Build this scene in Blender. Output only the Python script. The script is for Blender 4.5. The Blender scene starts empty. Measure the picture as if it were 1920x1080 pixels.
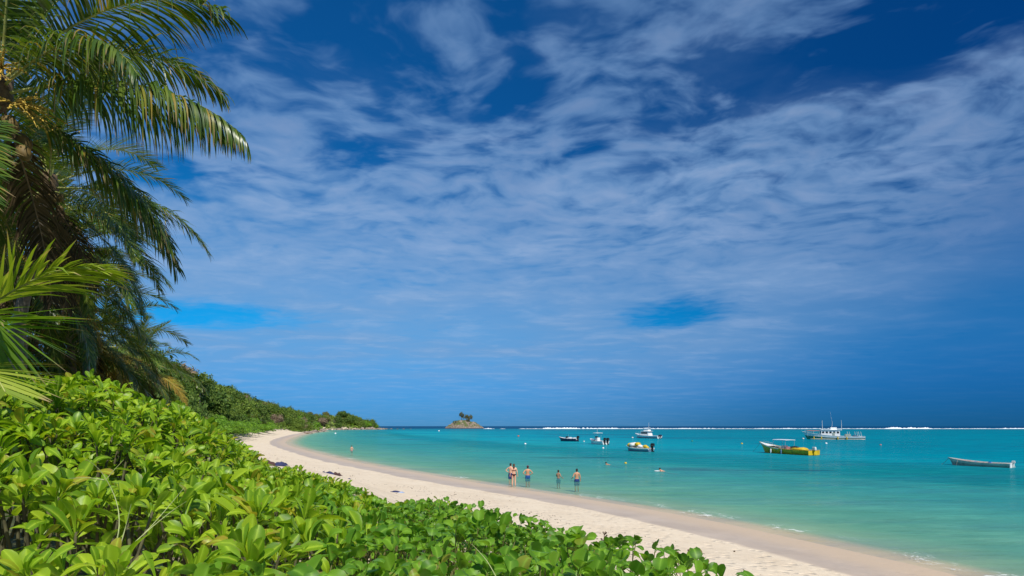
import bpy, bmesh, math, random
import numpy as np
from mathutils import Vector, Matrix, noise as mnoise

random.seed(7)
RNG = np.random.default_rng(11)
SC = bpy.context.scene
COL = SC.collection
R = math.radians

# ------------------------------------------------------------------ camera
CAM_H = 4.2          # metres above the water
FPX = 1000.0         # focal length in pixels of the 1920 px wide photograph
HORIZON = 799.0
cd = bpy.data.cameras.new('camera')
cam = bpy.data.objects.new('camera', cd); COL.objects.link(cam)
cd.sensor_width = 36.0
cd.lens = 36.0 * FPX / 1920.0
cd.shift_y = (HORIZON - 540.0) / 1920.0
cd.clip_start = 0.05; cd.clip_end = 60000.0
cam.location = (0, 0, CAM_H); cam.rotation_euler = (R(90), 0, 0)
SC.camera = cam

def P(px, py, Y):
    """point seen at photo pixel (px, py) at distance Y in front of the camera"""
    return Vector(((px - 960.0) / FPX * Y, Y, CAM_H + (HORIZON - py) / FPX * Y))
def on_sea(px, py):
    return P(px, py, CAM_H * FPX / (py - HORIZON))

# ------------------------------------------------------------------ node helpers
class NT:
    def __init__(self, tree):
        self.t = tree; self.n = tree.nodes; self.l = tree.links
    def add(self, typ, **kw):
        nd = self.n.new(typ)
        for k, v in kw.items(): setattr(nd, k, v)
        return nd
    def put(self, sock, v):
        if isinstance(v, bpy.types.NodeSocket): self.l.new(v, sock)
        elif isinstance(v, (tuple, list)):
            v = tuple(v)
            if sock.type == 'RGBA' and len(v) == 3: v = v + (1.0,)
            sock.default_value = v
        else: sock.default_value = v
    def m(self, op, a, b=None, c=None, clamp=False):
        nd = self.add('ShaderNodeMath', operation=op, use_clamp=clamp)
        for i, v in enumerate((a, b, c)):
            if v is not None: self.put(nd.inputs[i], v)
        return nd.outputs[0]
    def vm(self, op, a, b=None):
        nd = self.add('ShaderNodeVectorMath', operation=op)
        self.put(nd.inputs[0], a)
        if b is not None: self.put(nd.inputs[1], b)
        return nd
    def sstep(self, x, lo, hi, a=0.0, b=1.0):
        nd = self.add('ShaderNodeMapRange', interpolation_type='SMOOTHSTEP')
        for i, v in enumerate((x, lo, hi, a, b)): self.put(nd.inputs[i], v)
        return nd.outputs[0]
    def lin(self, x, lo, hi, a=0.0, b=1.0):
        nd = self.add('ShaderNodeMapRange')
        for i, v in enumerate((x, lo, hi, a, b)): self.put(nd.inputs[i], v)
        return nd.outputs[0]
    def mix(self, f, a, b, blend='MIX'):
        nd = self.add('ShaderNodeMix', data_type='RGBA', blend_type=blend)
        self.put(nd.inputs[0], f); self.put(nd.inputs[6], a); self.put(nd.inputs[7], b)
        return nd.outputs[2]
    def noise(self, vec, scale, detail=4.0, rough=0.5, dist=0.0, out=0):
        nd = self.add('ShaderNodeTexNoise')
        if vec is not None: self.l.new(vec, nd.inputs['Vector'])
        nd.inputs['Scale'].default_value = scale; nd.inputs['Detail'].default_value = detail
        nd.inputs['Roughness'].default_value = rough; nd.inputs['Distortion'].default_value = dist
        return nd.outputs[out]
    def comb(self, x, y, z=0.0):
        nd = self.add('ShaderNodeCombineXYZ')
        for i, v in enumerate((x, y, z)): self.put(nd.inputs[i], v)
        return nd.outputs[0]
    def sep(self, v):
        nd = self.add('ShaderNodeSeparateXYZ'); self.l.new(v, nd.inputs[0]); return nd.outputs
    def ramp(self, x, stops):
        nd = self.add('ShaderNodeValToRGB'); self.l.new(x, nd.inputs[0])
        e = nd.color_ramp.elements
        while len(e) < len(stops): e.new(0.5)
        for i, (p, c) in enumerate(stops):
            e[i].position = p; e[i].color = tuple(c) + (1.0,) if len(c) == 3 else c
        return nd.outputs[0]

# ------------------------------------------------------------------ sun and sky
SUN_FROM = Vector((0.26, -0.58, 0.78)).normalized()       # from behind the camera, a little to its right
w = bpy.data.worlds.new('World'); SC.world = w; w.use_nodes = True
T = NT(w.node_tree); T.n.clear()
sky = T.add('ShaderNodeTexSky', sky_type='NISHITA', sun_disc=False)
sky.sun_elevation = math.asin(SUN_FROM.z)
sky.sun_rotation = math.atan2(SUN_FROM.x, SUN_FROM.y)
sky.air_density = 1.0; sky.dust_density = 0.2; sky.ozone_density = 3.0
D = T.add('ShaderNodeTexCoord').outputs['Generated']
dx, dy, dz = T.sep(D)
zz = T.m('ADD', T.m('MAXIMUM', dz, 0.0), 0.055)
u = T.m('DIVIDE', dx, zz); v = T.m('DIVIDE', dy, zz)
# a polarising filter deepens the blue, most of all away from the sun
tint = T.mix(T.sstep(dz, 0.0, 0.20), (0.045, 0.34, 0.95), (0.03, 0.78, 1.22))
tint = T.mix(T.sstep(dz, 0.20, 0.50), tint, (0.04, 0.54, 1.0))
pol = T.sstep(dx, -0.25, 0.78)
tint = T.mix(1.0, tint, T.mix(pol, (1.0, 1.0, 1.0), (0.1, 0.46, 0.60)), 'MULTIPLY')
skyc = T.mix(1.0, sky.outputs[0], tint, 'MULTIPLY')
# cloud layer: noise on a plane high above the ground
wv = T.comb(u, v)
warp = T.noise(wv, 1.6, 3, 0.5, out=1)
wsc = T.vm('SCALE', T.vm('SUBTRACT', warp, (0.5, 0.5, 0.5)).outputs[0]); wsc.inputs['Scale'].default_value = 0.42
wp = T.vm('ADD', wv, wsc.outputs[0]).outputs[0]
wu, wvv, _ = T.sep(wp)
# directions along / across the cloud bank's edge in the right of the sky
def skyuv(px, py):
    a, c = (px - 960) / FPX, (HORIZON - py) / FPX
    n = math.sqrt(a * a + 1 + c * c); q = c + 0.055 * n
    return a / q, 1 / q
def ell(px, py, ru, rv, ang=0.0):
    u0, v0 = skyuv(px, py)
    ca, sa = math.cos(ang), math.sin(ang)
    du = T.m('SUBTRACT', wu, u0); dv = T.m('SUBTRACT', wvv, v0)
    p = T.m('DIVIDE', T.m('ADD', T.m('MULTIPLY', du, ca), T.m('MULTIPLY', dv, sa)), ru)
    q = T.m('DIVIDE', T.m('SUBTRACT', T.m('MULTIPLY', dv, ca), T.m('MULTIPLY', du, sa)), rv)
    return T.m('SQRT', T.m('ADD', T.m('MULTIPLY', p, p), T.m('MULTIPLY', q, q)))
rot = T.add('ShaderNodeMapping'); rot.inputs['Rotation'].default_value = (0, 0, R(28)); T.l.new(wp, rot.inputs['Vector'])
rot.inputs['Scale'].default_value = (0.8, 1.15, 1.0)
puffs = T.noise(rot.outputs[0], 8.0, 4, 0.5)
cells = T.noise(rot.outputs[0], 17.0, 3, 0.5)
streak = T.add('ShaderNodeMapping'); streak.inputs['Rotation'].default_value = (0, 0, R(-12)); T.l.new(wp, streak.inputs['Vector'])
streak.inputs['Scale'].default_value = (0.7, 1.15, 1.0)
wisps = T.noise(streak.outputs[0], 1.5, 6, 0.6)
broad = T.noise(wv, 0.75, 3, 0.5)
# clear gaps that the broken layer leaves
def hole(px, py, ru, rv, ang, soft=0.75, depth=1.0):
    return T.sstep(ell(px, py, ru, rv, ang), 1.0 - soft, 1.0 + soft, depth, 0.0)
u1, v1 = skyuv(1180, 215); u2, v2 = skyuv(2000, -20)
edge_ang = math.atan2(v2 - v1, u2 - u1)
gap = hole(1690, 90, 0.50, 0.14, edge_ang, 0.9, 1.05)
for a in ((1265, 592, 0.36, 0.36, 0.0, 0.95, 1.05), (390, 590, 0.60, 0.36, 0.2, 0.9, 1.15), (310, 335, 0.16, 0.20, 0, 0.6, 0.7),
          (950, 180, 0.11, 0.10, 0, 0.7, 0.55), (700, 300, 0.14, 0.11, 0, 0.7, 0.7), (1115, 290, 0.06, 0.06, 0, 0.8, 0.6), (1330, 190, 0.16, 0.12, 0.4, 0.9, 0.7),
          (965, 60, 0.045, 0.16, 0, 0.7, 0.6), (420, 120, 0.16, 0.10, 0.3, 0.9, 0.4), (740, 140, 0.10, 0.12, 0.3, 0.9, 0.4), (640, 60, 0.30, 0.10, -0.5, 0.9, 0.45)):
    gap = T.m('MAXIMUM', gap, hole(*a))
el = dz
alto = T.m('ADD', T.m('MULTIPLY', puffs, 0.76), T.m('MULTIPLY', cells, 0.24))
alto = T.m('ADD', 0.5, T.m('MULTIPLY', T.m('SUBTRACT', alto, 0.5), T.sstep(el, 0.16, 0.46, 0.38, 1.0)))      # puffs above, a smooth sheet lower down
alto = T.m('ADD', alto, T.m('MULTIPLY', T.m('SUBTRACT', broad, 0.5), 0.32))
thick = T.sstep(el, 0.58, 0.26, 0.0, 0.15)          # the layer closes up lower down
alto = T.m('ADD', alto, thick)
alto = T.m('SUBTRACT', alto, T.m('MULTIPLY', gap, 0.27))
dens1 = T.sstep(alto, 0.355, 0.63)
veil = T.m('ADD', wisps, T.m('MULTIPLY', T.m('SUBTRACT', broad, 0.5), 0.5))
veil = T.m('SUBTRACT', veil, T.m('MULTIPLY', gap, 0.22))
dens2 = T.sstep(veil, 0.32, 0.80)
dens = T.m('ADD', T.m('MULTIPLY', dens1, 0.62), T.m('MULTIPLY', dens2, 0.30))
lowfade = T.m('MULTIPLY', T.sstep(el, 0.01, 0.15, 0.36, 1.0), T.sstep(el, 0.34, 0.58, 1.0, 0.74))
right = T.sstep(T.m('SUBTRACT', dx, T.m('MULTIPLY', dz, 1.2)), 0.10, 0.52, 1.0, 0.16)
dens = T.m('MULTIPLY', T.m('MULTIPLY', dens, lowfade), right, clamp=True)
CLOUD = T.mix(pol, (1.95, 3.6, 6.3), (1.65, 3.2, 5.8))
bright = T.mix(T.sstep(T.noise(streak.outputs[0], 3.0, 5, 0.6), 0.45, 0.75, 0.0, 0.50), CLOUD, T.mix(pol, (3.5, 4.9, 7.3), (2.9, 4.2, 6.7)))
bright = T.mix(T.m('MULTIPLY', T.sstep(alto, 0.54, 0.78, 0.0, 0.42), T.sstep(el, 0.14, 0.36)), bright, (4.3, 5.4, 7.5))        # thicker cloud is whiter
final = T.mix(dens, skyc, bright)
bg = T.add('ShaderNodeBackground'); bg.inputs['Strength'].default_value = 0.10
w.cycles.sampling_method = 'MANUAL'; w.cycles.sample_map_resolution = 256
T.l.new(final, bg.inputs['Color'])
wo = T.add('ShaderNodeOutputWorld'); T.l.new(bg.outputs[0], wo.inputs['Surface'])

sd = bpy.data.lights.new('sun', 'SUN'); sd.energy = 5.0; sd.angle = R(0.5); sd.color = (1.0, 0.95, 0.86)
sun = bpy.data.objects.new('sun', sd); COL.objects.link(sun)
sun.rotation_euler = (-SUN_FROM).to_track_quat('-Z', 'Y').to_euler()
sun.location = (40, -50, 80)

vs = SC.view_settings
vs.view_transform = 'Standard'; vs.look = 'None'; vs.exposure = 0.0; vs.gamma = 1.0; vs.use_curve_mapping = False
SC.cycles.max_bounces = 8; SC.cycles.transparent_max_bounces = 12; SC.cycles.caustics_reflective = False
SC.cycles.caustics_refractive = False; SC.cycles.use_denoising = True

# ------------------------------------------------------------------ object helpers
def tag(o, label=None, category=None, group=None, kind=None):
    if label: o['label'] = label
    if category: o['category'] = category
    if group: o['group'] = group
    if kind: o['kind'] = kind
    return o
def link(name, data, mat=None, parent=None):
    o = bpy.data.objects.new(name, data); COL.objects.link(o)
    if mat is not None and data is not None and not data.materials: data.materials.append(mat)
    if parent is not None: o.parent = parent
    return o
def thing(name, label, category, loc=(0, 0, 0), rz=0.0, group=None):
    o = bpy.data.objects.new(name, None); COL.objects.link(o)
    o.location = loc; o.rotation_euler = (0, 0, rz); o.empty_display_size = 0.2
    return tag(o, label, category, group)
def mesh_np(name, verts, faces, smooth=True):
    """verts (n,3); faces (m,k) array of one polygon size"""
    me = bpy.data.meshes.new(name)
    verts = np.asarray(verts, dtype=np.float32); faces = np.asarray(faces, dtype=np.int32)
    m, k = faces.shape
    me.vertices.add(len(verts)); me.vertices.foreach_set('co', verts.ravel())
    me.loops.add(m * k); me.loops.foreach_set('vertex_index', faces.ravel())
    me.polygons.add(m); me.polygons.foreach_set('loop_start', np.arange(0, m * k, k, dtype=np.int32))
    if smooth: me.polygons.foreach_set('use_smooth', np.ones(m, dtype=bool))
    me.update(calc_edges=True)
    return me
def attr(me, name, vals):
    a = me.attributes.new(name, 'FLOAT', 'POINT'); a.data.foreach_set('value', np.asarray(vals, dtype=np.float32))
def me_py(name, verts, faces, smooth=False):
    me = bpy.data.meshes.new(name); me.from_pydata([tuple(v) for v in verts], [], faces); me.update()
    if smooth: me.polygons.foreach_set('use_smooth', np.ones(len(me.polygons), dtype=bool))
    return me

class MB:
    """collects simple solids into one mesh"""
    def __init__(self): self.v = []; self.f = []
    def add(self, vs, fs):
        n = len(self.v); self.v += [tuple(p) for p in vs]; self.f += [tuple(i + n for i in f) for f in fs]; return self
    def box(self, c, s, rz=0.0, top=1.0, M=None):
        """box of size s about c; top < 1 narrows the upper face"""
        vs = []
        for z in (-1, 1):
            k = top if z > 0 else 1.0
            for x, y in ((-1, -1), (1, -1), (1, 1), (-1, 1)):
                p = Vector((x * s[0] / 2 * k, y * s[1] / 2 * k, z * s[2] / 2))
                if rz: p.rotate(Matrix.Rotation(rz, 3, 'Z'))
                p = p + Vector(c)
                vs.append(M @ p if M else p)
        return self.add(vs, [(0, 3, 2, 1), (4, 5, 6, 7), (0, 1, 5, 4), (1, 2, 6, 5), (2, 3, 7, 6), (3, 0, 4, 7)])
    def tube(self, pts, rad, n=6, cap=True):
        pts = [Vector(p) for p in pts]
        rad = [rad] * len(pts) if not isinstance(rad, (list, tuple)) else rad
        vs, fs = [], []
        up = Vector((0.13, 0.21, 0.97))
        for i, p in enumerate(pts):
            d = (pts[min(i + 1, len(pts) - 1)] - pts[max(i - 1, 0)]).normalized()
            a = d.cross(up)
            if a.length < 1e-3: a = d.cross(Vector((1, 0, 0)))
            a.normalize(); b = d.cross(a)
            for k in range(n):
                t = 2 * math.pi * k / n
                vs.append(p + (a * math.cos(t) + b * math.sin(t)) * rad[i])
        for i in range(len(pts) - 1):
            for k in range(n):
                fs.append((i * n + k, i * n + (k + 1) % n, (i + 1) * n + (k + 1) % n, (i + 1) * n + k))
        if cap:
            fs.append(tuple(range(n))[::-1]); fs.append(tuple(range((len(pts) - 1) * n, len(pts) * n)))
        return self.add(vs, fs)
    def blob(self, c, r, seg=10, ring=7, bump=0.0, seed=0):
        vs, fs = [], []
        r = (r, r, r) if not isinstance(r, (tuple, list)) else r
        for i in range(ring + 1):
            th = math.pi * i / ring
            for k in range(seg):
                ph = 2 * math.pi * k / seg
                d = Vector((math.sin(th) * math.cos(ph), math.sin(th) * math.sin(ph), math.cos(th)))
                q = 1.0
                if bump: q += bump * mnoise.noise(d * 1.7 + Vector((seed * 3.1, seed * 1.7, 0)))
                vs.append(Vector((c[0] + d.x * r[0] * q, c[1] + d.y * r[1] * q, c[2] + d.z * r[2] * q)))
        for i in range(ring):
            for k in range(seg):
                fs.append((i * seg + k, (i + 1) * seg + k, (i + 1) * seg + (k + 1) % seg, i * seg + (k + 1) % seg))
        return self.add(vs, fs)
    def mesh(self, name, smooth=False): return me_py(name, self.v, self.f, smooth)
    def build(self, name, mat, parent=None, smooth=False):
        return link(name, self.mesh(name, smooth), mat, parent)

# ------------------------------------------------------------------ materials
MATS = {}
def pmat(name, col, rough=0.6, metal=0.0, spec=0.4, var=0.12, scale=6.0, bump=0.0, coord='Object'):
    """painted / plain surface with uneven tone and slight relief"""
    if name in MATS: return MATS[name]
    m = bpy.data.materials.new(name); m.use_nodes = True; t = NT(m.node_tree); t.n.clear()
    b = t.add('ShaderNodeBsdfPrincipled'); o = t.add('ShaderNodeOutputMaterial'); t.l.new(b.outputs[0], o.inputs[0])
    tc = t.add('ShaderNodeTexCoord').outputs[coord]
    n = t.noise(tc, scale, 5, 0.6)
    dark = tuple(c * (1 - 2.2 * var) for c in col); light = tuple(min(1, c * (1 + var)) for c in col)
    t.put(b.inputs['Base Color'], t.ramp(n, [(0.30, dark), (0.50, col), (0.72, light)]))
    t.put(b.inputs['Roughness'], t.lin(n, 0.3, 0.7, max(0.02, rough - 0.1), min(1, rough + 0.1)))
    b.inputs['Metallic'].default_value = metal; b.inputs['Specular IOR Level'].default_value = spec
    if bump:
        bp = t.add('ShaderNodeBump'); bp.inputs['Strength'].default_value = bump; t.l.new(n, bp.inputs['Height']); t.l.new(bp.outputs[0], b.inputs['Normal'])
    MATS[name] = m
    return m
def leafmat(name, c_dark, c_mid, c_light, c_odd=None, odd=0.04, rough=0.42, trans=0.35, spec=0.35, tipbrown=None):
    """leaf: tone differs per leaf (per object, or attribute 'tone' where many leaves share a mesh), light shines through"""
    if name in MATS: return MATS[name]
    m = bpy.data.materials.new(name); m.use_nodes = True; t = NT(m.node_tree); t.n.clear()
    at = t.add('ShaderNodeAttribute', attribute_name='tone').outputs['Fac']
    oi = t.add('ShaderNodeObjectInfo').outputs['Random']
    f = t.m('FRACT', t.m('ADD', at, oi))
    geo = t.add('ShaderNodeNewGeometry')
    patch = t.noise(geo.outputs['Position'], 14.0, 3, 0.6)
    stops = [(0.0, c_dark), (0.45, c_mid), (0.92, c_light)]
    if c_odd: stops += [(1 - odd, c_light), (1 - odd * 0.6, c_odd)]
    stops.sort(key=lambda s: s[0])
    c = t.ramp(f, stops)
    c = t.mix(t.lin(patch, 0.3, 0.75, 0.0, 0.35), c, c_mid)
    if tipbrown:
        ta = t.add('ShaderNodeAttribute', attribute_name='tip').outputs['Fac']
        c = t.mix(t.sstep(t.m('ADD', ta, t.m('MULTIPLY', t.m('SUBTRACT', f, 0.5), 0.35)), 0.80, 1.05), c, tipbrown)
    rb_ = t.add('ShaderNodeAttribute', attribute_name='rib').outputs['Fac']
    c = t.mix(t.m('MULTIPLY', t.m('POWER', rb_, 5.0), 0.6), c, tuple(min(1, q * 1.5 + 0.04) for q in c_light))
    blot = t.noise(geo.outputs['Position'], 38.0, 3, 0.65)
    ed_ = t.add('ShaderNodeAttribute', attribute_name='edge').outputs['Fac']
    c = t.mix(t.m('MULTIPLY', t.sstep(t.m('ADD', blot, t.m('MULTIPLY', t.m('POWER', ed_, 3.0), 0.16)), 0.70, 0.76), t.m('MULTIPLY', t.m('CEIL', ed_), 0.75)), c, (0.26, 0.19, 0.06))
    b = t.add('ShaderNodeBsdfPrincipled'); t.put(b.inputs['Base Color'], c)
    b.inputs['Roughness'].default_value = rough; b.inputs['Specular IOR Level'].default_value = spec
    tr = t.add('ShaderNodeBsdfTranslucent')
    t.put(tr.inputs['Color'], t.mix(1.0, c, (1.35, 1.30, 0.55), 'MULTIPLY'))
    mx = t.add('ShaderNodeMixShader'); mx.inputs[0].default_value = trans
    t.l.new(b.outputs[0], mx.inputs[1]); t.l.new(tr.outputs[0], mx.inputs[2])
    o = t.add('ShaderNodeOutputMaterial'); t.l.new(mx.outputs[0], o.inputs[0])
    MATS[name] = m
    return m

# ------------------------------------------------------------------ the shore line and the lie of the land
def _sea(px, py):
    p = on_sea(px, py); return (p.x, p.y)
shore = [(60, -900), (40, -300), (24, -80), (17.5, -20), (15.6, 0), (14.0, 9)]
shore += [_sea(*q) for q in ((1800, 1080), (1600, 1034), (1500, 1012), (1300, 970), (1100, 936), (900, 906), (780, 886), (700, 872.5),
                             (620, 856), (565, 842), (540, 834), (536, 828), (548, 821), (566, 815), (590, 810.5), (612, 808.2))]
shore += [(-205, 560), (-196, 610), (-182, 660), (-172, 700), (-180, 722), (-225, 735), (-330, 720), (-700, 640), (-4000, 500)]
def catmull(pts, n=6):
    out = []
    for i in range(len(pts) - 1):
        p0, p1, p2, p3 = (np.array(pts[max(0, min(len(pts) - 1, i + k))], float) for k in (-1, 0, 1, 2))
        for s in range(n):
            t = s / n
            out.append(0.5 * ((2 * p1) + (-p0 + p2) * t + (2 * p0 - 5 * p1 + 4 * p2 - p3) * t * t + (-p0 + 3 * p1 - 3 * p2 + p3) * t ** 3))
    out.append(np.array(pts[-1], float)); return np.array(out)
SH = np.array(catmull(shore[3:-2], 6))
SH = np.vstack([np.array(shore[:3]), SH, np.array(shore[-1:])])
LANDPOLY = np.vstack([SH, [(-9000, 400), (-9000, -9000), (60, -9000)]])
def shore_dist(x, y):
    """metres inland of the water's edge (negative out at sea)"""
    x = np.asarray(x, float).ravel(); y = np.asarray(y, float).ravel()
    best = np.full(x.shape, 1e18); inside = np.zeros(x.shape, bool)
    for a, b in zip(SH[:-1], SH[1:]):
        e = b - a; L = e @ e
        t = np.clip(((x - a[0]) * e[0] + (y - a[1]) * e[1]) / L, 0, 1)
        d = (x - a[0] - t * e[0]) ** 2 + (y - a[1] - t * e[1]) ** 2
        np.minimum(best, d, out=best)
    Q = LANDPOLY; Q2 = np.roll(Q, -1, 0)
    for a, b in zip(Q, Q2):
        if a[1] == b[1]: continue
        c = ((a[1] > y) != (b[1] > y)) & (x < (b[0] - a[0]) * (y - a[1]) / (b[1] - a[1]) + a[0])
        inside ^= c
    d = np.sqrt(best); return np.where(inside, d, -d)
def sm(x, a, b):
    t = np.clip((np.asarray(x, float) - a) / (b - a), 0, 1); return t * t * (3 - 2 * t)
def vnoise(x, y, s, seed=0):
    """cheap smooth noise for arrays"""
    x = np.asarray(x) / s; y = np.asarray(y) / s; r = 0
    for k, (fx, fy, a) in enumerate(((1, .3, 1), (-.4, 1.1, .8), (1.7, 1.3, .5), (-2.1, 1.5, .4), (3.1, -2.7, .25), (2.3, 4.1, .2))):
        r = r + a * np.sin(fx * x + fy * y + seed * 1.7 + k * 2.1 + 0.6 * np.sin(fy * x * 0.7 - fx * y * 0.9 + seed))
    return r / 3.15
REEF_Y = 830.0
def ground_z(x, y, d=None):
    x = np.asarray(x, float); y = np.asarray(y, float)
    if d is None: d = shore_dist(x, y).reshape(x.shape)
    land = np.interp(d, [0, 5, 12, 15.5, 25, 60, 200], [0, .33, 1.1, 2.5, 3.0, 3.5, 6.0])
    rise = np.interp(y, [50, 90, 130, 180, 300, 450, 600, 700, 760], [0, 6.0, 12.5, 18.0, 17.0, 14.5, 12.0, 9.0, 7.0])
    land = land + rise * sm(d, 13, 46) + 22 * sm(d, 90, 400) * sm(y, -200, 200)
    land = land + np.clip(d / 3, 0, 1) * (0.035 * vnoise(x, y, 1.3, 1) + 0.02 * vnoise(x, y, 0.35, 4)) * sm(-d, -30, -12) + sm(d, 25, 60) * 1.2 * vnoise(x, y, 17, 3)
    s = -d
    sea = -np.interp(s, [0, 1.2, 5, 12, 30, 90, 260], [0, .10, .72, 1.05, 1.7, 2.6, 3.2])
    sea = sea - sm(s, 6, 40) * 0.5 * vnoise(x, y, 23, 5)
    out = sm(y, REEF_Y - 60, REEF_Y + 40) * sm(s, 100, 250)
    sea = sea * (1 - out) - 9.0 * out
    return np.where(d >= 0, land, sea)

def polar(angles, radii):
    A, Rr = np.meshgrid(angles, radii)            # rows: radii
    x = np.sin(A) * Rr; y = np.cos(A) * Rr
    nr, na = A.shape
    idx = np.arange(nr * na).reshape(nr, na)
    q = np.stack([idx[:-1, :-1], idx[:-1, 1:], idx[1:, 1:], idx[1:, :-1]], -1).reshape(-1, 4)[:, ::-1]
    return x.ravel(), y.ravel(), q
front = np.linspace(-52, 52, 380); rest = np.linspace(52, 308, 86)
ANG = np.radians(np.concatenate([front, rest[1:]]))
RAD = np.concatenate([[0.02], np.geomspace(0.8, 5000, 290)])
gx, gy, gq = polar(ANG, RAD)
gd = shore_dist(gx, gy)
gz = ground_z(gx, gy, gd)
me = mesh_np('ground', np.stack([gx, gy, gz], -1), gq)
attr(me, 'inland', gd)
# sand, wet near the water, leaf litter and low green inland
m = bpy.data.materials.new('ground'); m.use_nodes = True; t = NT(m.node_tree); t.n.clear()
pos = t.add('ShaderNodeNewGeometry').outputs['Position']
inl = t.add('ShaderNodeAttribute', attribute_name='inland').outputs['Fac']
grain = t.noise(pos, 55.0, 4, 0.7); tone = t.noise(pos, 0.55, 5, 0.6); mid = t.noise(pos, 4.0, 5, 0.65)
dry = t.ramp(t.m('ADD', t.m('MULTIPLY', tone, 0.55), t.m('MULTIPLY', mid, 0.45)), [(0.3, (0.60, 0.48, 0.34)), (0.5, (0.70, 0.575, 0.42)), (0.7, (0.76, 0.64, 0.48))])
speck = t.sstep(t.noise(pos, 9.0, 3, 0.75), 0.66, 0.74)
speck = t.m('MULTIPLY', speck, t.sstep(t.noise(pos, 0.8, 3, 0.5), 0.48, 0.62))
dry = t.mix(t.m('MULTIPLY', speck, 0.55), dry, (0.12, 0.075, 0.045))
wet = t.ramp(tone, [(0.35, (0.44, 0.345, 0.26)), (0.65, (0.52, 0.415, 0.315))])
wob = t.m('ADD', inl, t.m('MULTIPLY', t.m('SUBTRACT', t.noise(pos, 0.22, 4, 0.5), 0.5), 1.6))
wet = t.mix(t.sstep(wob, 0.6, 2.8, 1.0, 0.0), wet, (0.56, 0.42, 0.28))
wetf = t.sstep(wob, 3.5, 3.9, 1.0, 0.0)
bed = t.ramp(t.noise(pos, 0.12, 5, 0.6), [(0.35, (0.52, 0.47, 0.35)), (0.55, (0.64, 0.58, 0.45))])
sand = t.mix(wetf, dry, wet)
sand = t.mix(t.sstep(inl, -6.0, -0.3, 1.0, 0.0), sand, bed)
litter = t.ramp(t.noise(pos, 2.4, 6, 0.7), [(0.3, (0.035, 0.045, 0.014)), (0.5, (0.075, 0.085, 0.03)), (0.7, (0.16, 0.12, 0.07))])
veg = t.sstep(t.m('ADD', inl, t.m('MULTIPLY', t.m('SUBTRACT', t.noise(pos, 0.5, 4, 0.6), 0.5), 5.0)), 16.0, 19.0)
colr = t.mix(veg, sand, litter)
b = t.add('ShaderNodeBsdfPrincipled'); t.put(b.inputs['Base Color'], colr)
t.put(b.inputs['Roughness'], t.m('SUBTRACT', 0.92, t.m('MULTIPLY', wetf, 0.42)))
b.inputs['Specular IOR Level'].default_value = 0.3
bp = t.add('ShaderNodeBump'); bp.inputs['Distance'].default_value = 0.05
t.put(bp.inputs['Strength'], t.m('SUBTRACT', 0.75, t.m('MULTIPLY', wetf, 0.6)))
vor = t.add('ShaderNodeTexVoronoi'); vor.inputs['Scale'].default_value = 2.6; t.l.new(pos, vor.inputs['Vector'])
steps = t.sstep(vor.outputs['Distance'], 0.05, 0.42)                      # trodden sand: hollows left by feet
t.put(bp.inputs['Height'], t.m('ADD', t.m('ADD', t.m('MULTIPLY', mid, 1.0), t.m('MULTIPLY', steps, 1.6)), t.m('MULTIPLY', grain, 0.35))); t.l.new(bp.outputs[0], b.inputs['Normal'])
o = t.add('ShaderNodeOutputMaterial'); t.l.new(b.outputs[0], o.inputs[0])
tag(link('ground', me, m), 'pale sand beach rising to green land', None, None, 'structure')

# ------------------------------------------------------------------ the sea
RAD2 = np.concatenate([np.geomspace(6, 2500, 330), np.geomspace(2600, 45000, 30)])
sx, sy, sq = polar(ANG, RAD2)
sdist = shore_dist(sx, sy)
depth = -ground_z(sx, sy, sdist)
near = np.clip(1 - np.hypot(sx, sy) / 160, 0, 1)
sz = 0.035 * near * np.clip(depth * 2, 0, 1) * (vnoise(sx * 0.6 + sy * 0.9, sy, 1.1, 2) + 0.6 * vnoise(sx, sy, 3.1, 6))
keep = (sdist[sq] < 2.5).any(1)
sq = sq[keep]
used = np.unique(sq); remap = np.full(len(sx), -1); remap[used] = np.arange(len(used))
me = mesh_np('sea', np.stack([sx, sy, sz], -1)[used], remap[sq])
attr(me, 'depth', depth[used]); attr(me, 'off', -sdist[used])
m = bpy.data.materials.new('sea'); m.use_nodes = True; t = NT(m.node_tree); t.n.clear()
pos = t.add('ShaderNodeNewGeometry').outputs['Position']
px_, py_, pz_ = t.sep(pos)
dep = t.add('ShaderNodeAttribute', attribute_name='depth').outputs['Fac']
off = t.add('ShaderNodeAttribute', attribute_name='off').outputs['Fac']
# water colour follows the depth; weed and coral make darker patches on the bed
body = t.ramp(t.m('DIVIDE', dep, 4.0), [(0.0, (0.27, 0.44, 0.29)), (0.16, (0.14, 0.40, 0.31)), (0.31, (0.018, 0.345, 0.345)), (0.62, (0.0, 0.275, 0.345)), (1.0, (0.0, 0.215, 0.30))])
mp = t.add('ShaderNodeMapping'); mp.inputs['Scale'].default_value = (0.35, 1.0, 1.0); t.l.new(pos, mp.inputs['Vector'])
weed = t.noise(mp.outputs[0], 0.030, 6, 0.65)
weedf = t.m('MULTIPLY', t.sstep(weed, 0.53, 0.60), t.sstep(off, 30, 100, 0.0, 0.85))
small = t.noise(mp.outputs[0], 0.11, 4, 0.6)
weedf = t.m('MAXIMUM', weedf, t.m('MULTIPLY', t.sstep(small, 0.59, 0.65), t.sstep(off, 9, 24, 0.0, 0.75)))
reeff = t.m('MULTIPLY', t.sstep(t.m('ADD', py_, t.m('MULTIPLY', t.m('SUBTRACT', weed, 0.5), 700.0)), 330.0, 640.0), 0.55)
weedf = t.m('MAXIMUM', weedf, reeff)
body = t.mix(weedf, body, (0.012, 0.115, 0.19))
body = t.mix(t.sstep(px_, 5.0, 80.0, 0.0, 0.60), body, (0.0, 0.165, 0.225))
outer = t.sstep(py_, REEF_Y + 10, REEF_Y + 60)
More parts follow.
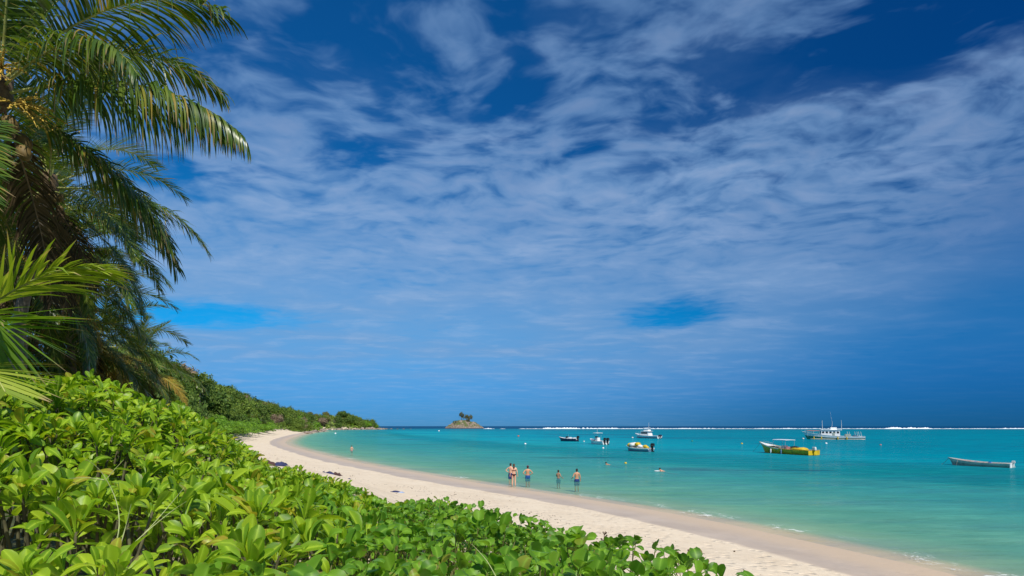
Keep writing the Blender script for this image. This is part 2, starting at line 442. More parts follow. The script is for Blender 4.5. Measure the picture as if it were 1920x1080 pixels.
fine = t.noise(mp.outputs[0], 0.75, 8, 0.68, 0.5)
body = t.mix(t.sstep(fine, 0.40, 0.62, 0.62, 0.0), body, t.mix(1.0, body, (0.35, 0.72, 0.80), 'MULTIPLY'))      # dark side of the ripples' light play, painted into the water colour
body = t.mix(t.sstep(fine, 0.54, 0.70, 0.0, 0.55), body, t.mix(1.0, body, (1.7, 1.25, 1.15), 'MULTIPLY'))  # bright side: light focused by ripples, painted into the water colour
body = t.mix(outer, body, (0.004, 0.055, 0.135))
# ripples
w1 = t.add('ShaderNodeMapping'); w1.inputs['Scale'].default_value = (0.40, 1.3, 1.0); w1.inputs['Rotation'].default_value = (0, 0, R(14)); t.l.new(pos, w1.inputs['Vector'])
rip = t.noise(w1.outputs[0], 2.6, 4, 0.55, 0.4); swell = t.noise(w1.outputs[0], 0.55, 4, 0.55, 0.3)
hgt = t.m('ADD', t.m('MULTIPLY', rip, 0.35), t.m('ADD', swell, t.m('MULTIPLY', t.noise(w1.outputs[0], 0.10, 5, 0.6), 3.0)))
bp = t.add('ShaderNodeBump'); bp.inputs['Strength'].default_value = 0.85; bp.inputs['Distance'].default_value = 0.30; t.l.new(hgt, bp.inputs['Height'])
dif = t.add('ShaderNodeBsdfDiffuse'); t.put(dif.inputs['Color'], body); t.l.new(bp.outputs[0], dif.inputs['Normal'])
clear = t.add('ShaderNodeBsdfTransparent'); t.put(clear.inputs['Color'], t.mix(t.sstep(dep, 0.0, 0.8), (0.97, 1.0, 0.97), (0.62, 0.93, 0.82)))
opac = t.m('MINIMUM', t.m('SUBTRACT', 1.0, t.m('POWER', 2.718, t.m('MULTIPLY', t.m('MAXIMUM', dep, 0.0), -0.68))), 0.985)
opac = t.m('MAXIMUM', opac, t.sstep(off, 20, 60, 0.0, 1.0))
under = t.add('ShaderNodeMixShader'); t.put(under.inputs[0], opac); t.l.new(clear.outputs[0], under.inputs[1]); t.l.new(dif.outputs[0], under.inputs[2])
gl = t.add('ShaderNodeBsdfGlossy'); gl.inputs['Roughness'].default_value = 0.06; t.l.new(bp.outputs[0], gl.inputs['Normal'])
fr = t.add('ShaderNodeFresnel'); fr.inputs['IOR'].default_value = 1.33; t.l.new(bp.outputs[0], fr.inputs['Normal'])
# the breeze ruffles the water in long streaks of many sizes: ruffled water mirrors less of the sky
ws = t.add('ShaderNodeMapping'); ws.inputs['Scale'].default_value = (0.16, 1.0, 1.0); ws.inputs['Rotation'].default_value = (0, 0, R(-6)); t.l.new(pos, ws.inputs['Vector'])
ruf = t.noise(ws.outputs[0], 0.30, 9, 0.72)
surf = t.add('ShaderNodeMixShader'); t.put(surf.inputs[0], t.m('MULTIPLY', t.m('MINIMUM', fr.outputs[0], 0.36), t.sstep(ruf, 0.38, 0.66, 0.10, 0.80)))
t.l.new(under.outputs[0], surf.inputs[1]); t.l.new(gl.outputs[0], surf.inputs[2])
# lace of foam along the water's edge
lace = t.noise(pos, 3.2, 5, 0.7, 1.2); patchy = t.noise(pos, 0.28, 3, 0.5)
edge = t.m('MULTIPLY', t.sstep(dep, 0.02, 0.07), t.sstep(dep, 0.30, 0.10))
foam = t.m('MULTIPLY', edge, t.m('MULTIPLY', t.sstep(lace, 0.53, 0.64), t.sstep(patchy, 0.49, 0.60)))
fo = t.add('ShaderNodeBsdfDiffuse'); fo.inputs['Color'].default_value = (0.78, 0.80, 0.78, 1)
fin = t.add('ShaderNodeMixShader'); t.put(fin.inputs[0], t.m('MULTIPLY', foam, 0.85)); t.l.new(surf.outputs[0], fin.inputs[1]); t.l.new(fo.outputs[0], fin.inputs[2])
o = t.add('ShaderNodeOutputMaterial'); t.l.new(fin.outputs[0], o.inputs[0])
tag(link('sea', me, m), 'clear turquoise lagoon deepening to a dark blue sea', None, None, 'structure')

# surf breaking white on the outer reef
rs = np.random.default_rng(5)
sv, sf = [], []
def breaker(x0, x1, y, h, wd):
    n = int((x1 - x0) / 1.1) + 2; xs = np.linspace(x0, x1, n)
    prof = [(-1.0, 0.0), (-0.5, 0.55), (-0.1, 1.0), (0.35, 0.6), (1.0, 0.0)]
    base = len(sv)
    for i, x in enumerate(xs):
        e = min(1, i / 6, (n - 1 - i) / 6)
        k = max(0.22 * e, e * (0.60 + 0.7 * mnoise.noise(Vector((x * 0.05, y, 0))) + 0.6 * mnoise.noise(Vector((x * 0.31, y, 3)))))
        for a, c in prof:
            j = 1 + 0.5 * mnoise.noise(Vector((x * 0.5, a * 3, y)))
            j += 0.35 * c * mnoise.noise(Vector((x * 1.3, a * 5, y + 9)))
            sv.append((x, y + a * wd * (0.5 + k) + 4 * mnoise.noise(Vector((x * 0.02, 1, y))), 0.03 + h * k * c * j))
    for i in range(n - 1):
        for k in range(4):
            a = base + i * 5 + k; sf.append((a, a + 5, a + 6, a + 1))
for (pa, pb, yy, h) in ((972, 1045, 1, .7), (1015, 1092, 0, 2.6), (1085, 1165, 4, 2.0), (1150, 1270, 2, 1.2), (1255, 1345, 6, 1.4), (1330, 1425, -3, .8), (1410, 1530, 3, 1.1), (1500, 1665, 5, .9), (1652, 1752, -8, 2.6),
                        (1745, 1880, 2, .9), (1870, 2100, -4, 1.5), (2050, 2500, 0, 1.6), (905, 928, 5, 1.3), (936, 948, 3, 1.0)):
    Yb = REEF_Y + yy
    breaker((pa - 960) / FPX * Yb, (pb - 960) / FPX * Yb, Yb, h, 5.0)
me = me_py('surf', sv, sf, True)
tag(link('surf', me, pmat('foam', (0.80, 0.84, 0.86), 0.9, var=0.08, scale=0.5, bump=0.6)), 'white surf breaking along the outer reef near the horizon', 'surf', None, 'stuff')

# ------------------------------------------------------------------ leaves and shrubs
M_SCA = leafmat('scaevola_leaf', (0.090, 0.205, 0.010), (0.205, 0.365, 0.013), (0.37, 0.50, 0.022), (0.36, 0.30, 0.03), 0.08, rough=0.40, trans=0.42, spec=0.32)
M_IPO = leafmat('creeper_leaf', (0.060, 0.17, 0.012), (0.115, 0.27, 0.016), (0.20, 0.38, 0.022), (0.26, 0.28, 0.04), 0.03, rough=0.45, trans=0.42, spec=0.3)
M_STEM = pmat('green_stem', (0.17, 0.17, 0.055), 0.7, scale=9, var=0.25)
M_BARK = pmat('shrub_bark', (0.10, 0.095, 0.045), 0.9, scale=12, var=0.3, bump=0.4)

def leaf_mesh(name, L, W, kind, curl, fold, seed):
    """one leaf along +X, face up +Z; three columns of points"""
    r = random.Random(seed)
    if kind == 'sca':    # spoon shaped, broadest near the round tip
        prof = [(0.0, 0.07), (0.18, 0.20), (0.38, 0.48), (0.58, 0.80), (0.76, 1.0), (0.90, 0.82), (1.0, 0.30)]
    else:                # nearly round with a notched tip, on a stalk
        prof = [(0.0, 0.05), (0.30, 0.05), (0.38, 0.62), (0.52, 0.95), (0.70, 1.0), (0.86, 0.86), (0.98, 0.50)]
    vs = []
    for i, (s, wd) in enumerate(prof):
        a = curl * s * s
        x = L * (s - 0.25 * a * a * s); z = L * (0.06 * math.sin(math.pi * s) - 0.5 * a * s)
        hw = W / 2 * wd
        wave = 0.06 * W * math.sin(5 * s + seed)
        notch = -0.07 * L if (kind != 'sca' and i == len(prof) - 1) else 0.0
        vs += [(x, -hw, z + fold * hw + wave), (x + notch, 0, z), (x, hw, z + fold * hw - wave)]
    fs = []
    for i in range(len(prof) - 1):
        for k in (0, 1): a = 3 * i + k; fs.append((a, a + 3, a + 4, a + 1))
    return np.array(vs, np.float32), np.array(fs, np.int32)
SCA = [leaf_mesh('l', 0.170, 0.060, 'sca', c, f, i) for i, (c, f) in enumerate(((0.25, 0.30), (0.6, 0.2), (-0.25, 0.45), (1.0, 0.15), (0.05, 0.6)))]
IPO = [leaf_mesh('l', 0.112, 0.075, 'ipo', c, f, 20 + i) for i, (c, f) in enumerate(((0.3, 0.25), (0.7, 0.35), (-0.2, 0.55), (1.0, 0.1)))]
def rib_of(v): return (np.arange(len(v)) % 3 == 1).astype(np.float32)
def leaf_datas(name, vars_, mat):
    out = []
    for v, f in vars_:
        me = mesh_np(name, v, f); attr(me, 'rib', rib_of(v)); attr(me, 'edge', 1.001 - rib_of(v)); me.materials.append(mat); out.append(me)
    return out
SCA_ME = leaf_datas('leaf', SCA, M_SCA); IPO_ME = leaf_datas('leaf', IPO, M_IPO)

# height of the shrub mass, from points of its surface
cp = [(60, 1075, 1.55), (260, 1075, 1.7), (460, 1075, 1.85), (700, 1075, 2.0), (950, 1080, 2.1), (1200, 1090, 2.2), (1380, 1110, 2.2),
      (40, 930, 2.3), (250, 950, 2.3), (450, 985, 2.4), (650, 1010, 2.6), (850, 1030, 2.8), (1050, 1045, 2.8), (1230, 1062, 2.7),
      (50, 810, 3.4), (200, 820, 3.6), (350, 895, 4.0), (500, 940, 4.4), (700, 958, 5.0), (850, 985, 4.6), (1000, 1008, 3.8), (1150, 1035, 3.3),
      (0, 736, 5.0), (120, 730, 6.0), (250, 800, 7.4), (330, 836, 8.6), (420, 876, 9.5), (545, 908, 11.0), (640, 926, 11.5), (560, 905, 14.0), (640, 916, 13.5), (480, 893, 13.5), (760, 966, 9.0), (720, 950, 11.0), (850, 962, 7.0),
      (960, 996, 5.0), (1100, 1022, 3.9), (1250, 1052, 3.2), (1390, 1085, 2.7), (-150, 740, 4.5), (-300, 800, 3.0), (-300, 950, 2.0)]
CPW = np.array([tuple(P(*c)) for c in cp])
def canopy(x, y):
    x = np.asarray(x, float); y = np.asarray(y, float)
    d2 = (x[..., None] - CPW[:, 0]) ** 2 + (y[..., None] - CPW[:, 1]) ** 2
    sc = 0.10 + 0.03 * CPW[:, 1]
    wgt = 1.0 / (d2 / sc ** 2 + 0.3) ** 2
    return (wgt * CPW[:, 2]).sum(-1) / wgt.sum(-1)

# outline of the shrub mass on the ground, and which plant grows where
OUT = [tuple(P(px, 900, Y)[:2]) for px, Y in ((-420, 1.75), (60, 1.45), (460, 1.55), (900, 1.75), (1200, 1.9), (1440, 2.1), (1420, 2.65), (1260, 3.3), (1110, 4.0), (985, 5.1),
       (905, 6.2), (858, 7.6), (770, 9.6), (690, 11.8), (620, 14.5), (550, 16.5), (480, 16.5), (400, 12.5), (300, 9.6), (200, 8.0), (90, 6.8), (-60, 6.0), (-350, 4.6))]
def in_poly(x, y, poly):
    c = False
    for (x1, y1), (x2, y2) in zip(poly, poly[1:] + poly[:1]):
        if (y1 > y) != (y2 > y) and x < (x2 - x1) * (y - y1) / (y2 - y1) + x1: c = not c
    return c
plants = [  # name, kind, seed point (px, Y), label
    ('scaevola_shrub', 'sca', (60, 2.0), 'broad-leaved bright green shrub filling the bottom left corner, dark gaps beneath it'),
    ('scaevola_shrub', 'sca', (420, 2.4), 'glossy green shrub with leaf rosettes at the bottom, left of the round-leaved creeper'),
    ('scaevola_shrub', 'sca', (80, 4.6), 'tall green shrub on the left below the yellow-green young palm frond'),
    ('scaevola_shrub', 'sca', (290, 6.5), 'green shrub whose top slopes down under the distant wooded hill'),
    ('scaevola_shrub', 'sca', (440, 9.0), 'green shrub standing against the bend of the sand beach'),
    ('scaevola_shrub', 'sca', (560, 5.2), 'low light green shrub in front of the clothes left on the sand'),
    ('beach_creeper', 'ipo', (720, 9.6), 'distant low green creeper beside the dark bundle on the sand'),
    ('beach_creeper', 'ipo', (820, 4.6), 'round-leaved green creeper in the middle of the dune edge'),
    ('beach_creeper', 'ipo', (800, 2.3), 'dark green round-leaved creeper along the bottom edge of the picture'),
    ('beach_creeper', 'ipo', (1200, 2.6), 'thin end of the round-leaved creeper with leaves standing against pale sand'),
]
SEED = np.array([tuple(P(px, 900, Y)[:2]) for _, _, (px, Y), _ in plants])
# scatter rosettes / shoots over the mass; finer steps near the camera
r = random.Random(3)
shoots = [[] for _ in plants]
def blocked(x, y):
    if x * x + y * y < 1.42 ** 2 or y < 0.5: return True
    a = (x + 1.52) / 0.52; b = (y - 1.96) / 0.21          # a gap where one looks down between the stems
    return a * a + b * b < 1.0
pts = []
tries = 0
cells = {}
while tries < 44000:
    tries += 1
    x = r.uniform(-8.6, 1.6); y = r.uniform(0.8, 17.5)
    if not in_poly(x, y, OUT) or blocked(x, y): continue
    k = int(np.argmin((SEED[:, 0] - x) ** 2 / (1 + 0.05 * y) + (SEED[:, 1] - y) ** 2 / (1 + 0.25 * y)))
    kind = plants[k][1]
    sp = (0.110 if kind == 'sca' else 0.062) + 0.004 * y
    if r.random() < 0.42: sp *= 0.75
    cx, cy = int(x / 0.1), int(y / 0.1); ok = True
    for ax in range(cx - 2, cx + 3):
        for ay in range(cy - 2, cy + 3):
            for (qx, qy) in cells.get((ax, ay), ()):
                if (qx - x) ** 2 + (qy - y) ** 2 < sp * sp: ok = False; break
            if not ok: break
        if not ok: break
    if not ok: continue
    cells.setdefault((cx, cy), []).append((x, y)); pts.append((x, y, k))
pa = np.array([(p[0], p[1]) for p in pts])
pz = canopy(pa[:, 0], pa[:, 1]); pgr = ground_z(pa[:, 0], pa[:, 1])
e = 0.12
nx = -(canopy(pa[:, 0] + e, pa[:, 1]) - canopy(pa[:, 0] - e, pa[:, 1])) / (2 * e)
ny = -(canopy(pa[:, 0], pa[:, 1] + e) - canopy(pa[:, 0], pa[:, 1] - e)) / (2 * e)
lump = 0.15 * vnoise(pa[:, 0], pa[:, 1], 0.22, 2) + 0.06 * vnoise(pa[:, 0], pa[:, 1], 0.09, 7)
leaves = [[] for _ in plants]; stems = [MB() for _ in plants]
def leaf_matrix(o, d, upv, s):
    d = d.normalized(); y_ = upv.cross(d)
    if y_.length < 1e-4: y_ = Vector((0, 1, 0))
    y_.normalize(); z_ = d.cross(y_)
    return Matrix(((d.x * s, y_.x * s, z_.x * s, o.x), (d.y * s, y_.y * s, z_.y * s, o.y), (d.z * s, y_.z * s, z_.z * s, o.z), (0, 0, 0, 1)))
for i, (x, y, k) in enumerate(pts):
    kind = plants[k][1]
    sc = 1.0 + 0.03 * max(0, y - 4)
    top = float(pz[i] + lump[i] * (1.1 if kind == 'sca' else 0.8))
    low = r.random() < (0.26 if kind == 'sca' else 0.30)
    if low: top -= r.uniform(0.10, 0.34)
    top = max(top, float(pgr[i]) + 0.10)
    ax = Vector((float(nx[i]) * 0.8 + r.gauss(0, 0.28), float(ny[i]) * 0.8 + r.gauss(0, 0.28) - 0.10, 1.0)).normalized()
    side = ax.orthogonal().normalized(); side2 = ax.cross(side)
    apex = Vector((x, y, top))
    foot = Vector((x - ax.x * 0.45 + r.gauss(0, 0.06), y - ax.y * 0.45 + r.gauss(0, 0.06), max(float(pgr[i]) - 0.03, top - r.uniform(0.45, 0.9))))
    if kind == 'sca':
        if not (y > 7 and r.random() < 0.5):
            stems[k].tube([foot, (foot + apex) / 2 + Vector((r.gauss(0, .03), r.gauss(0, .03), 0)) - ax * 0.05, apex - ax * 0.02], [0.011, 0.008, 0.006], 5, False)
        n = r.randint(11, 16) if y < 6 else r.randint(8, 11)
        t0 = r.uniform(0, 6.28); rs = r.uniform(0.68, 1.18)
        for j in range(n):
            g = j / (n - 1)                                    # 0 outer and low, 1 inner and upright
            th = t0 + j * 2.39996
            tilt = R(24 + 58 * g + r.gauss(0, 10))
            if g < 0.15: tilt -= R(25)
            rad = side * math.cos(th) + side2 * math.sin(th)
            d = rad * math.cos(tilt) + ax * math.sin(tilt)
            o = apex - ax * (0.075 * (1 - g)) + rad * 0.006
            s = sc * (1.10 - 0.55 * g ** 2) * r.uniform(0.58, 1.12) * rs
            upv = (ax * math.cos(tilt) - rad * math.sin(tilt)) + Vector((r.gauss(0, .22), r.gauss(0, .22), 0))
            leaves[k].append((leaf_matrix(o, d, upv, s), r.randrange(len(SCA)), r.random()))
    else:
        if not (y > 6 and r.random() < 0.5):
            stems[k].tube([foot, apex], [0.0045, 0.003], 4, False)
        n = r.randint(4, 6)
        t0 = r.uniform(0, 6.28)
        for j in range(n):
            g = j / max(1, n - 1)
            th = t0 + j * 2.4
            tilt = R(r.uniform(25, 75))
            rad = side * math.cos(th) + side2 * math.sin(th)
            d = rad * math.cos(tilt) + ax * math.sin(tilt)
            o = apex - ax * r.uniform(0.0, 0.16) * (1 - g)
            s = sc * r.uniform(0.50, 1.05)
            upv = (ax * math.cos(tilt) - rad * math.sin(tilt)) + Vector((r.gauss(0, .4), r.gauss(0, .4), 0))
            leaves[k].append((leaf_matrix(o, d, upv, s), r.randrange(len(IPO)), r.random()))
def join_leaves(lst, variants):
    V, F, Tn = [], [], []; n0 = 0
    for M_, vi, tone_ in lst:
        v, f = variants[vi]
        A = np.array(M_)
        V.append(v @ A[:3, :3].T + A[:3, 3]); F.append(f + n0); Tn.append(np.full(len(v), tone_)); n0 += len(v)
    return np.concatenate(V), np.concatenate(F), np.concatenate(Tn)
def size_in_view(M_):
    p = M_.translation
    if p.y < 0.5: return 0
    px = 960 + FPX * p.x / p.y; py = HORIZON - FPX * (p.z - CAM_H) / p.y
    k = 0.25 if not (-20 < px < 1940 and py < 1095) else 1.0
    return k * M_.to_scale().x / p.y
NLEAF = 0
for k, (name, kind, sp, label) in enumerate(plants):
    L = leaves[k]
    if not L: continue
    sx_, sy_ = SEED[k]; base = Vector((sx_, sy_, float(ground_z(np.array([sx_]), np.array([sy_]))[0])))
    root = thing(name, label, 'shrub' if kind == 'sca' else 'creeper', base, 0, 'shrubs and creepers on the dune edge')
    Mi = Matrix.Translation(-base)
    sd_ = stems[k].build('stem', M_BARK if kind == 'sca' else M_STEM, root, True)
    sd_.data.transform(Mi)
    L.sort(key=lambda q: -size_in_view(q[0]))
    # the leaves that show largest are leaves of their own; every second of the front ones, so the rest of a rosette stays joined
    data = SCA_ME if kind == 'sca' else IPO_ME
    for M_, vi, tn in L[:300]:
        o = link('leaf', data[vi], None, root); o.matrix_local = Mi @ M_
    NLEAF += len(L)
    if len(L) > 300:
        V, F, Tn = join_leaves(L[300:], SCA if kind == 'sca' else IPO)
        me = mesh_np('foliage', V - np.array(base), F); attr(me, 'tone', Tn); attr(me, 'rib', rib_of(V)); attr(me, 'edge', 1.001 - rib_of(V))
        tag(link('foliage', me, M_SCA if kind == 'sca' else M_IPO, root), kind='stuff')
print('shoots', len(pts), 'leaves', NLEAF)
# dry grass blades arching out of the shrubs
gm = pmat('pale_grass', (0.36, 0.40, 0.16), 0.7, scale=20, var=0.2)
def blade(pts_):
    pts_ = [P(*q) for q in pts_]
    g = MB(); c = catmull([tuple(p) for p in pts_], 5)
    g.tube([Vector(q) for q in c], [0.0022 * (1 - 0.75 * i / len(c)) for i in range(len(c))], 4, False); return g
tuft = [((195, 1080, 1.75), (222, 1000, 1.85), (218, 940, 1.9), (190, 885, 1.9), (160, 860, 1.85)), ((215, 1060, 1.8), (235, 990, 1.9), (246, 945, 1.9)),
        ((200, 1070, 1.8), (260, 1010, 1.9), (320, 960, 2.0), (350, 940, 2.0)), ((210, 1060, 1.8), (285, 985, 1.95), (345, 915, 2.05)),
        ((195, 900, 1.95), (165, 896, 1.95), (130, 897, 1.95)), ((198, 900, 1.95), (215, 880, 1.95), (232, 862, 1.95))]
gt = thing('grass_tuft', 'thin pale grass blades arching over the dark gap in the shrub, lower left', 'grass', P(205, 1090, 1.8), 0)
for q in tuft:
    o = blade(q).build('blade', gm, gt); o.data.transform(Matrix.Translation(-gt.location))
gt = thing('grass_tuft', 'single long grass blade leaning across the round-leaved creeper, bottom centre', 'grass', P(932, 1085, 2.0), 0)
o = blade(((932, 1085, 1.95), (915, 1055, 2.0), (896, 1032, 2.02), (884, 1020, 2.05))).build('blade', gm, gt); o.data.transform(Matrix.Translation(-gt.location))

# ------------------------------------------------------------------ coconut palms
M_FROND = leafmat('palm_leaflet', (0.030, 0.075, 0.010), (0.070, 0.135, 0.013), (0.17, 0.225, 0.022), (0.34, 0.24, 0.035), 0.06, rough=0.36, trans=0.30, spec=0.60, tipbrown=(0.30, 0.21, 0.10))
M_FRONDY = leafmat('young_palm_leaflet', (0.16, 0.25, 0.02), (0.26, 0.36, 0.03), (0.38, 0.44, 0.06), None, rough=0.42, trans=0.32, spec=0.4, tipbrown=(0.42, 0.30, 0.16))
M_FRONDG = leafmat('young_green_leaflet', (0.07, 0.17, 0.015), (0.13, 0.26, 0.02), (0.20, 0.34, 0.03), None, rough=0.4, trans=0.32, tipbrown=(0.42, 0.30, 0.16))
M_FRONDO = leafmat('ageing_palm_leaflet', (0.16, 0.10, 0.02), (0.30, 0.20, 0.03), (0.42, 0.32, 0.04), None, rough=0.6, trans=0.25)
M_DEAD = leafmat('dead_palm_leaflet', (0.04, 0.03, 0.016), (0.085, 0.06, 0.032), (0.16, 0.11, 0.06), None, rough=0.8, trans=0.12, spec=0.1)
M_RACH = pmat('frond_rib', (0.34, 0.36, 0.10), 0.5, scale=5, var=0.22)
M_RACHD = pmat('dry_frond_rib', (0.22, 0.15, 0.09), 0.8, scale=5, var=0.22)
M_TRUNK = pmat('palm_bark', (0.20, 0.165, 0.13), 0.9, scale=7, var=0.3, bump=0.5)
M_NUT = pmat('coconut_husk', (0.15, 0.10, 0.03), 0.65, scale=5, var=0.28)
M_FLOWER = pmat('palm_flower', (0.50, 0.34, 0.05), 0.8, scale=20, var=0.3)
M_FIBRE = pmat('palm_fibre', (0.15, 0.10, 0.055), 0.95, scale=20, var=0.35, bump=0.4)

def frond_curve(L, elev, bend, n=22, sidebend=0.0):
    """points of the rib in the XZ plane, drooping under its weight"""
    pts = [Vector((0, 0, 0))]; a = elev; h = 0.0
    for i in range(n):
        s = (i + 0.5) / n
        a = elev - bend * (0.25 * s + 0.75 * s ** 1.8)
        h = sidebend * s * s
        pts.append(pts[-1] + Vector((math.cos(a) * math.cos(h), math.cos(a) * math.sin(h), math.sin(a))) * (L / n))
    return pts
def frond_mesh(pts, nl, lw, llen, hang, seed, seg=3, start=0.16, spread=0.85, ragged=0.20, fold=0.35):
    """rib and leaflets: (rib MB, verts, faces, tone, tip)"""
    r = random.Random(seed); n = len(pts) - 1
    rib = MB(); L = sum((pts[i + 1] - pts[i]).length for i in range(n))
    rb = [max(0.004, 0.030 * L / 4.5 * (1 - 0.93 * (i / n) ** 0.8)) for i in range(n + 1)]
    rib.tube(pts, rb, 6)
    V, F, Tn, Tp = [], [], [], []
    def at(s):
        q = s * n; i = min(n - 1, int(q)); f = q - i
        return pts[i].lerp(pts[i + 1], f), (pts[i + 1] - pts[i]).normalized()
    down = Vector((0, 0, -1))
    for j in range(nl):
        s = start + (1 - start) * (j + 0.5) / nl
        for sg in (-1, 1):
            if r.random() < ragged * 0.5: continue
            p, d = at(min(0.998, s + r.uniform(-.2, .2) / nl))
            lat = d.cross(Vector((0, 0, 1)))
            if lat.length < 0.05: lat = Vector((0, 1, 0))
            lat.normalize(); upn = lat.cross(d).normalized()
            u_ = (s - start) / (1 - start)
            ll = llen * (0.55 + 0.45 * math.sin(min(1, u_ * 2.2) * math.pi / 2)) * (1 - 0.62 * max(0, u_ - 0.45) / 0.55) * r.uniform(0.86, 1.08)
            fwd = 0.35 + 0.75 * u_ + r.gauss(0, 0.09)
            dirv = (lat * sg * spread + d * fwd + upn * (fold + r.gauss(0, 0.11))).normalized()
            broken = r.random() < ragged
            hg = hang * r.uniform(0.55, 1.5) * (1.8 if broken else 1.0)
            tn = r.random(); wd = lw * r.uniform(0.8, 1.15)
            q = p.copy(); cur = dirv.copy(); b0 = len(V)
            step = ll / seg
            for k in range(seg + 1):
                wv_ = cur.cross(upn + down * 0.0)
                wv_ = (d - cur * d.dot(cur))
                if wv_.length < 1e-3: wv_ = lat.copy()
                wv_.normalize()
                f = k / seg
                hw = wd / 2 * (0.75 + 0.5 * f if f < 0.4 else 1.05 * (1 - ((f - 0.4) / 0.6) ** 1.5) + 0.06)
                V.append(q - wv_ * hw); V.append(q + wv_ * hw); Tn += [tn, tn]; Tp += [f, f]
                cur = (cur + down * hg * (0.4 + f)).normalized(); q = q + cur * step
            for k in range(seg):
                a = b0 + 2 * k; F.append((a, a + 1, a + 3, a + 2))
    return rib, np.array([tuple(v) for v in V], np.float32), np.array(F, np.int32), np.array(Tn), np.array(Tp)
class Frond: pass
def make_frond(L, elev, bend, nl=104, lw=0.037, llen=1.15, hang=0.25, seed=0, mat=None, ribmat=None, sidebend=0.0, n=22, **kw):
    fr = Frond()
    fr.pts = frond_curve(L, elev, bend, n, sidebend)
    rib, V, F, Tn, Tp = frond_mesh(fr.pts, nl, lw, llen, hang, seed, **kw)
    fr.rib = rib.mesh('frond', True); fr.rib.materials.append(ribmat or M_RACH)
    fr.leaf = mesh_np('leaflets', V, F, False); attr(fr.leaf, 'tone', Tn); attr(fr.leaf, 'tip', Tp)
    fr.leaf.materials.append(mat or M_FROND)
    fr.raw = (rib, V, F, Tn, Tp)
    return fr
# fronds at every age, from the upright spear to the hanging brown skirt
FR = [make_frond(3.6, R(78), R(45), hang=0.06, llen=0.95, seed=1), make_frond(4.2, R(60), R(75), hang=0.14, seed=2), make_frond(4.5, R(42), R(85), hang=0.22, seed=3),
      make_frond(4.6, R(25), R(75), hang=0.32, seed=4), make_frond(4.6, R(8), R(72), hang=0.42, seed=5), make_frond(4.5, R(-12), R(62), hang=0.5, seed=6),
      make_frond(4.3, R(-38), R(45), hang=0.55, seed=7)]
FRO = [make_frond(4.3, R(-5), R(78), hang=0.45, seed=8, mat=M_FRONDO), make_frond(4.2, R(-30), R(55), hang=0.5, seed=9, mat=M_FRONDO)]
FRD = [make_frond(3.8, R(-62), R(26), hang=0.6, seed=10, mat=M_DEAD, ribmat=M_RACHD, ragged=0.3), make_frond(3.6, R(-50), R(38), hang=0.7, seed=11, mat=M_DEAD, ribmat=M_RACHD, ragged=0.35)]
def put_frond(parent, fr, loc, az, s=1.0, roll=0.0):
    o = link('frond', fr.rib, None, parent); o.location = loc; o.rotation_euler = (roll, 0, az); o.scale = (s, s, s)
    l = link('leaflets', fr.leaf, None, o); tag(l, kind='stuff')
    return o
def palm_trunk(pts, r0, r1, parent):
    c = [Vector(q) for q in catmull([tuple(p) for p in pts], 10)]
    n = len(c); rad = [(r0 * 1.5 if i == 0 else r0 + (r1 - r0) * i / (n - 1)) * (1 + (0.05 if i % 2 else 0)) for i in range(n)]
    return MB().tube(c, rad, 10).build('trunk', M_TRUNK, parent, True)
def coconut(parent, loc, s, rr):
    g = MB(); g.blob((0, 0, 0), (0.115 * s, 0.115 * s, 0.15 * s), 9, 7, 0.12, rr.random() * 9)
    o = g.build('coconut', M_NUT, parent, True); o.location = loc; o.rotation_euler = (rr.uniform(-.5, .5), rr.uniform(-.5, .5), 0); return o
def flower(parent, loc, az, s, rr):
    g = MB()
    for k in range(26):
        a = az + rr.gauss(0, 0.5); e_ = rr.uniform(-0.5, 0.35); ln = rr.uniform(0.35, 0.7) * s
        d = Vector((math.cos(a) * math.cos(e_), math.sin(a) * math.cos(e_), math.sin(e_)))
        q = [Vector((0, 0, 0)) + d * ln * f + Vector((0, 0, -0.25 * f * f * ln)) + Vector((rr.gauss(0, .02), rr.gauss(0, .02), rr.gauss(0, .02))) * f for f in (0, .35, .7, 1)]
        g.tube(q, [0.010, 0.016, 0.013, 0.004], 4, False)
        for f in range(3): g.blob(q[3 - f % 2] + Vector((rr.gauss(0, .03), rr.gauss(0, .03), rr.gauss(0, .02))), 0.016, 5, 3)
    o = g.build('flower_spray', M_FLOWER, parent, True); o.location = loc; return o
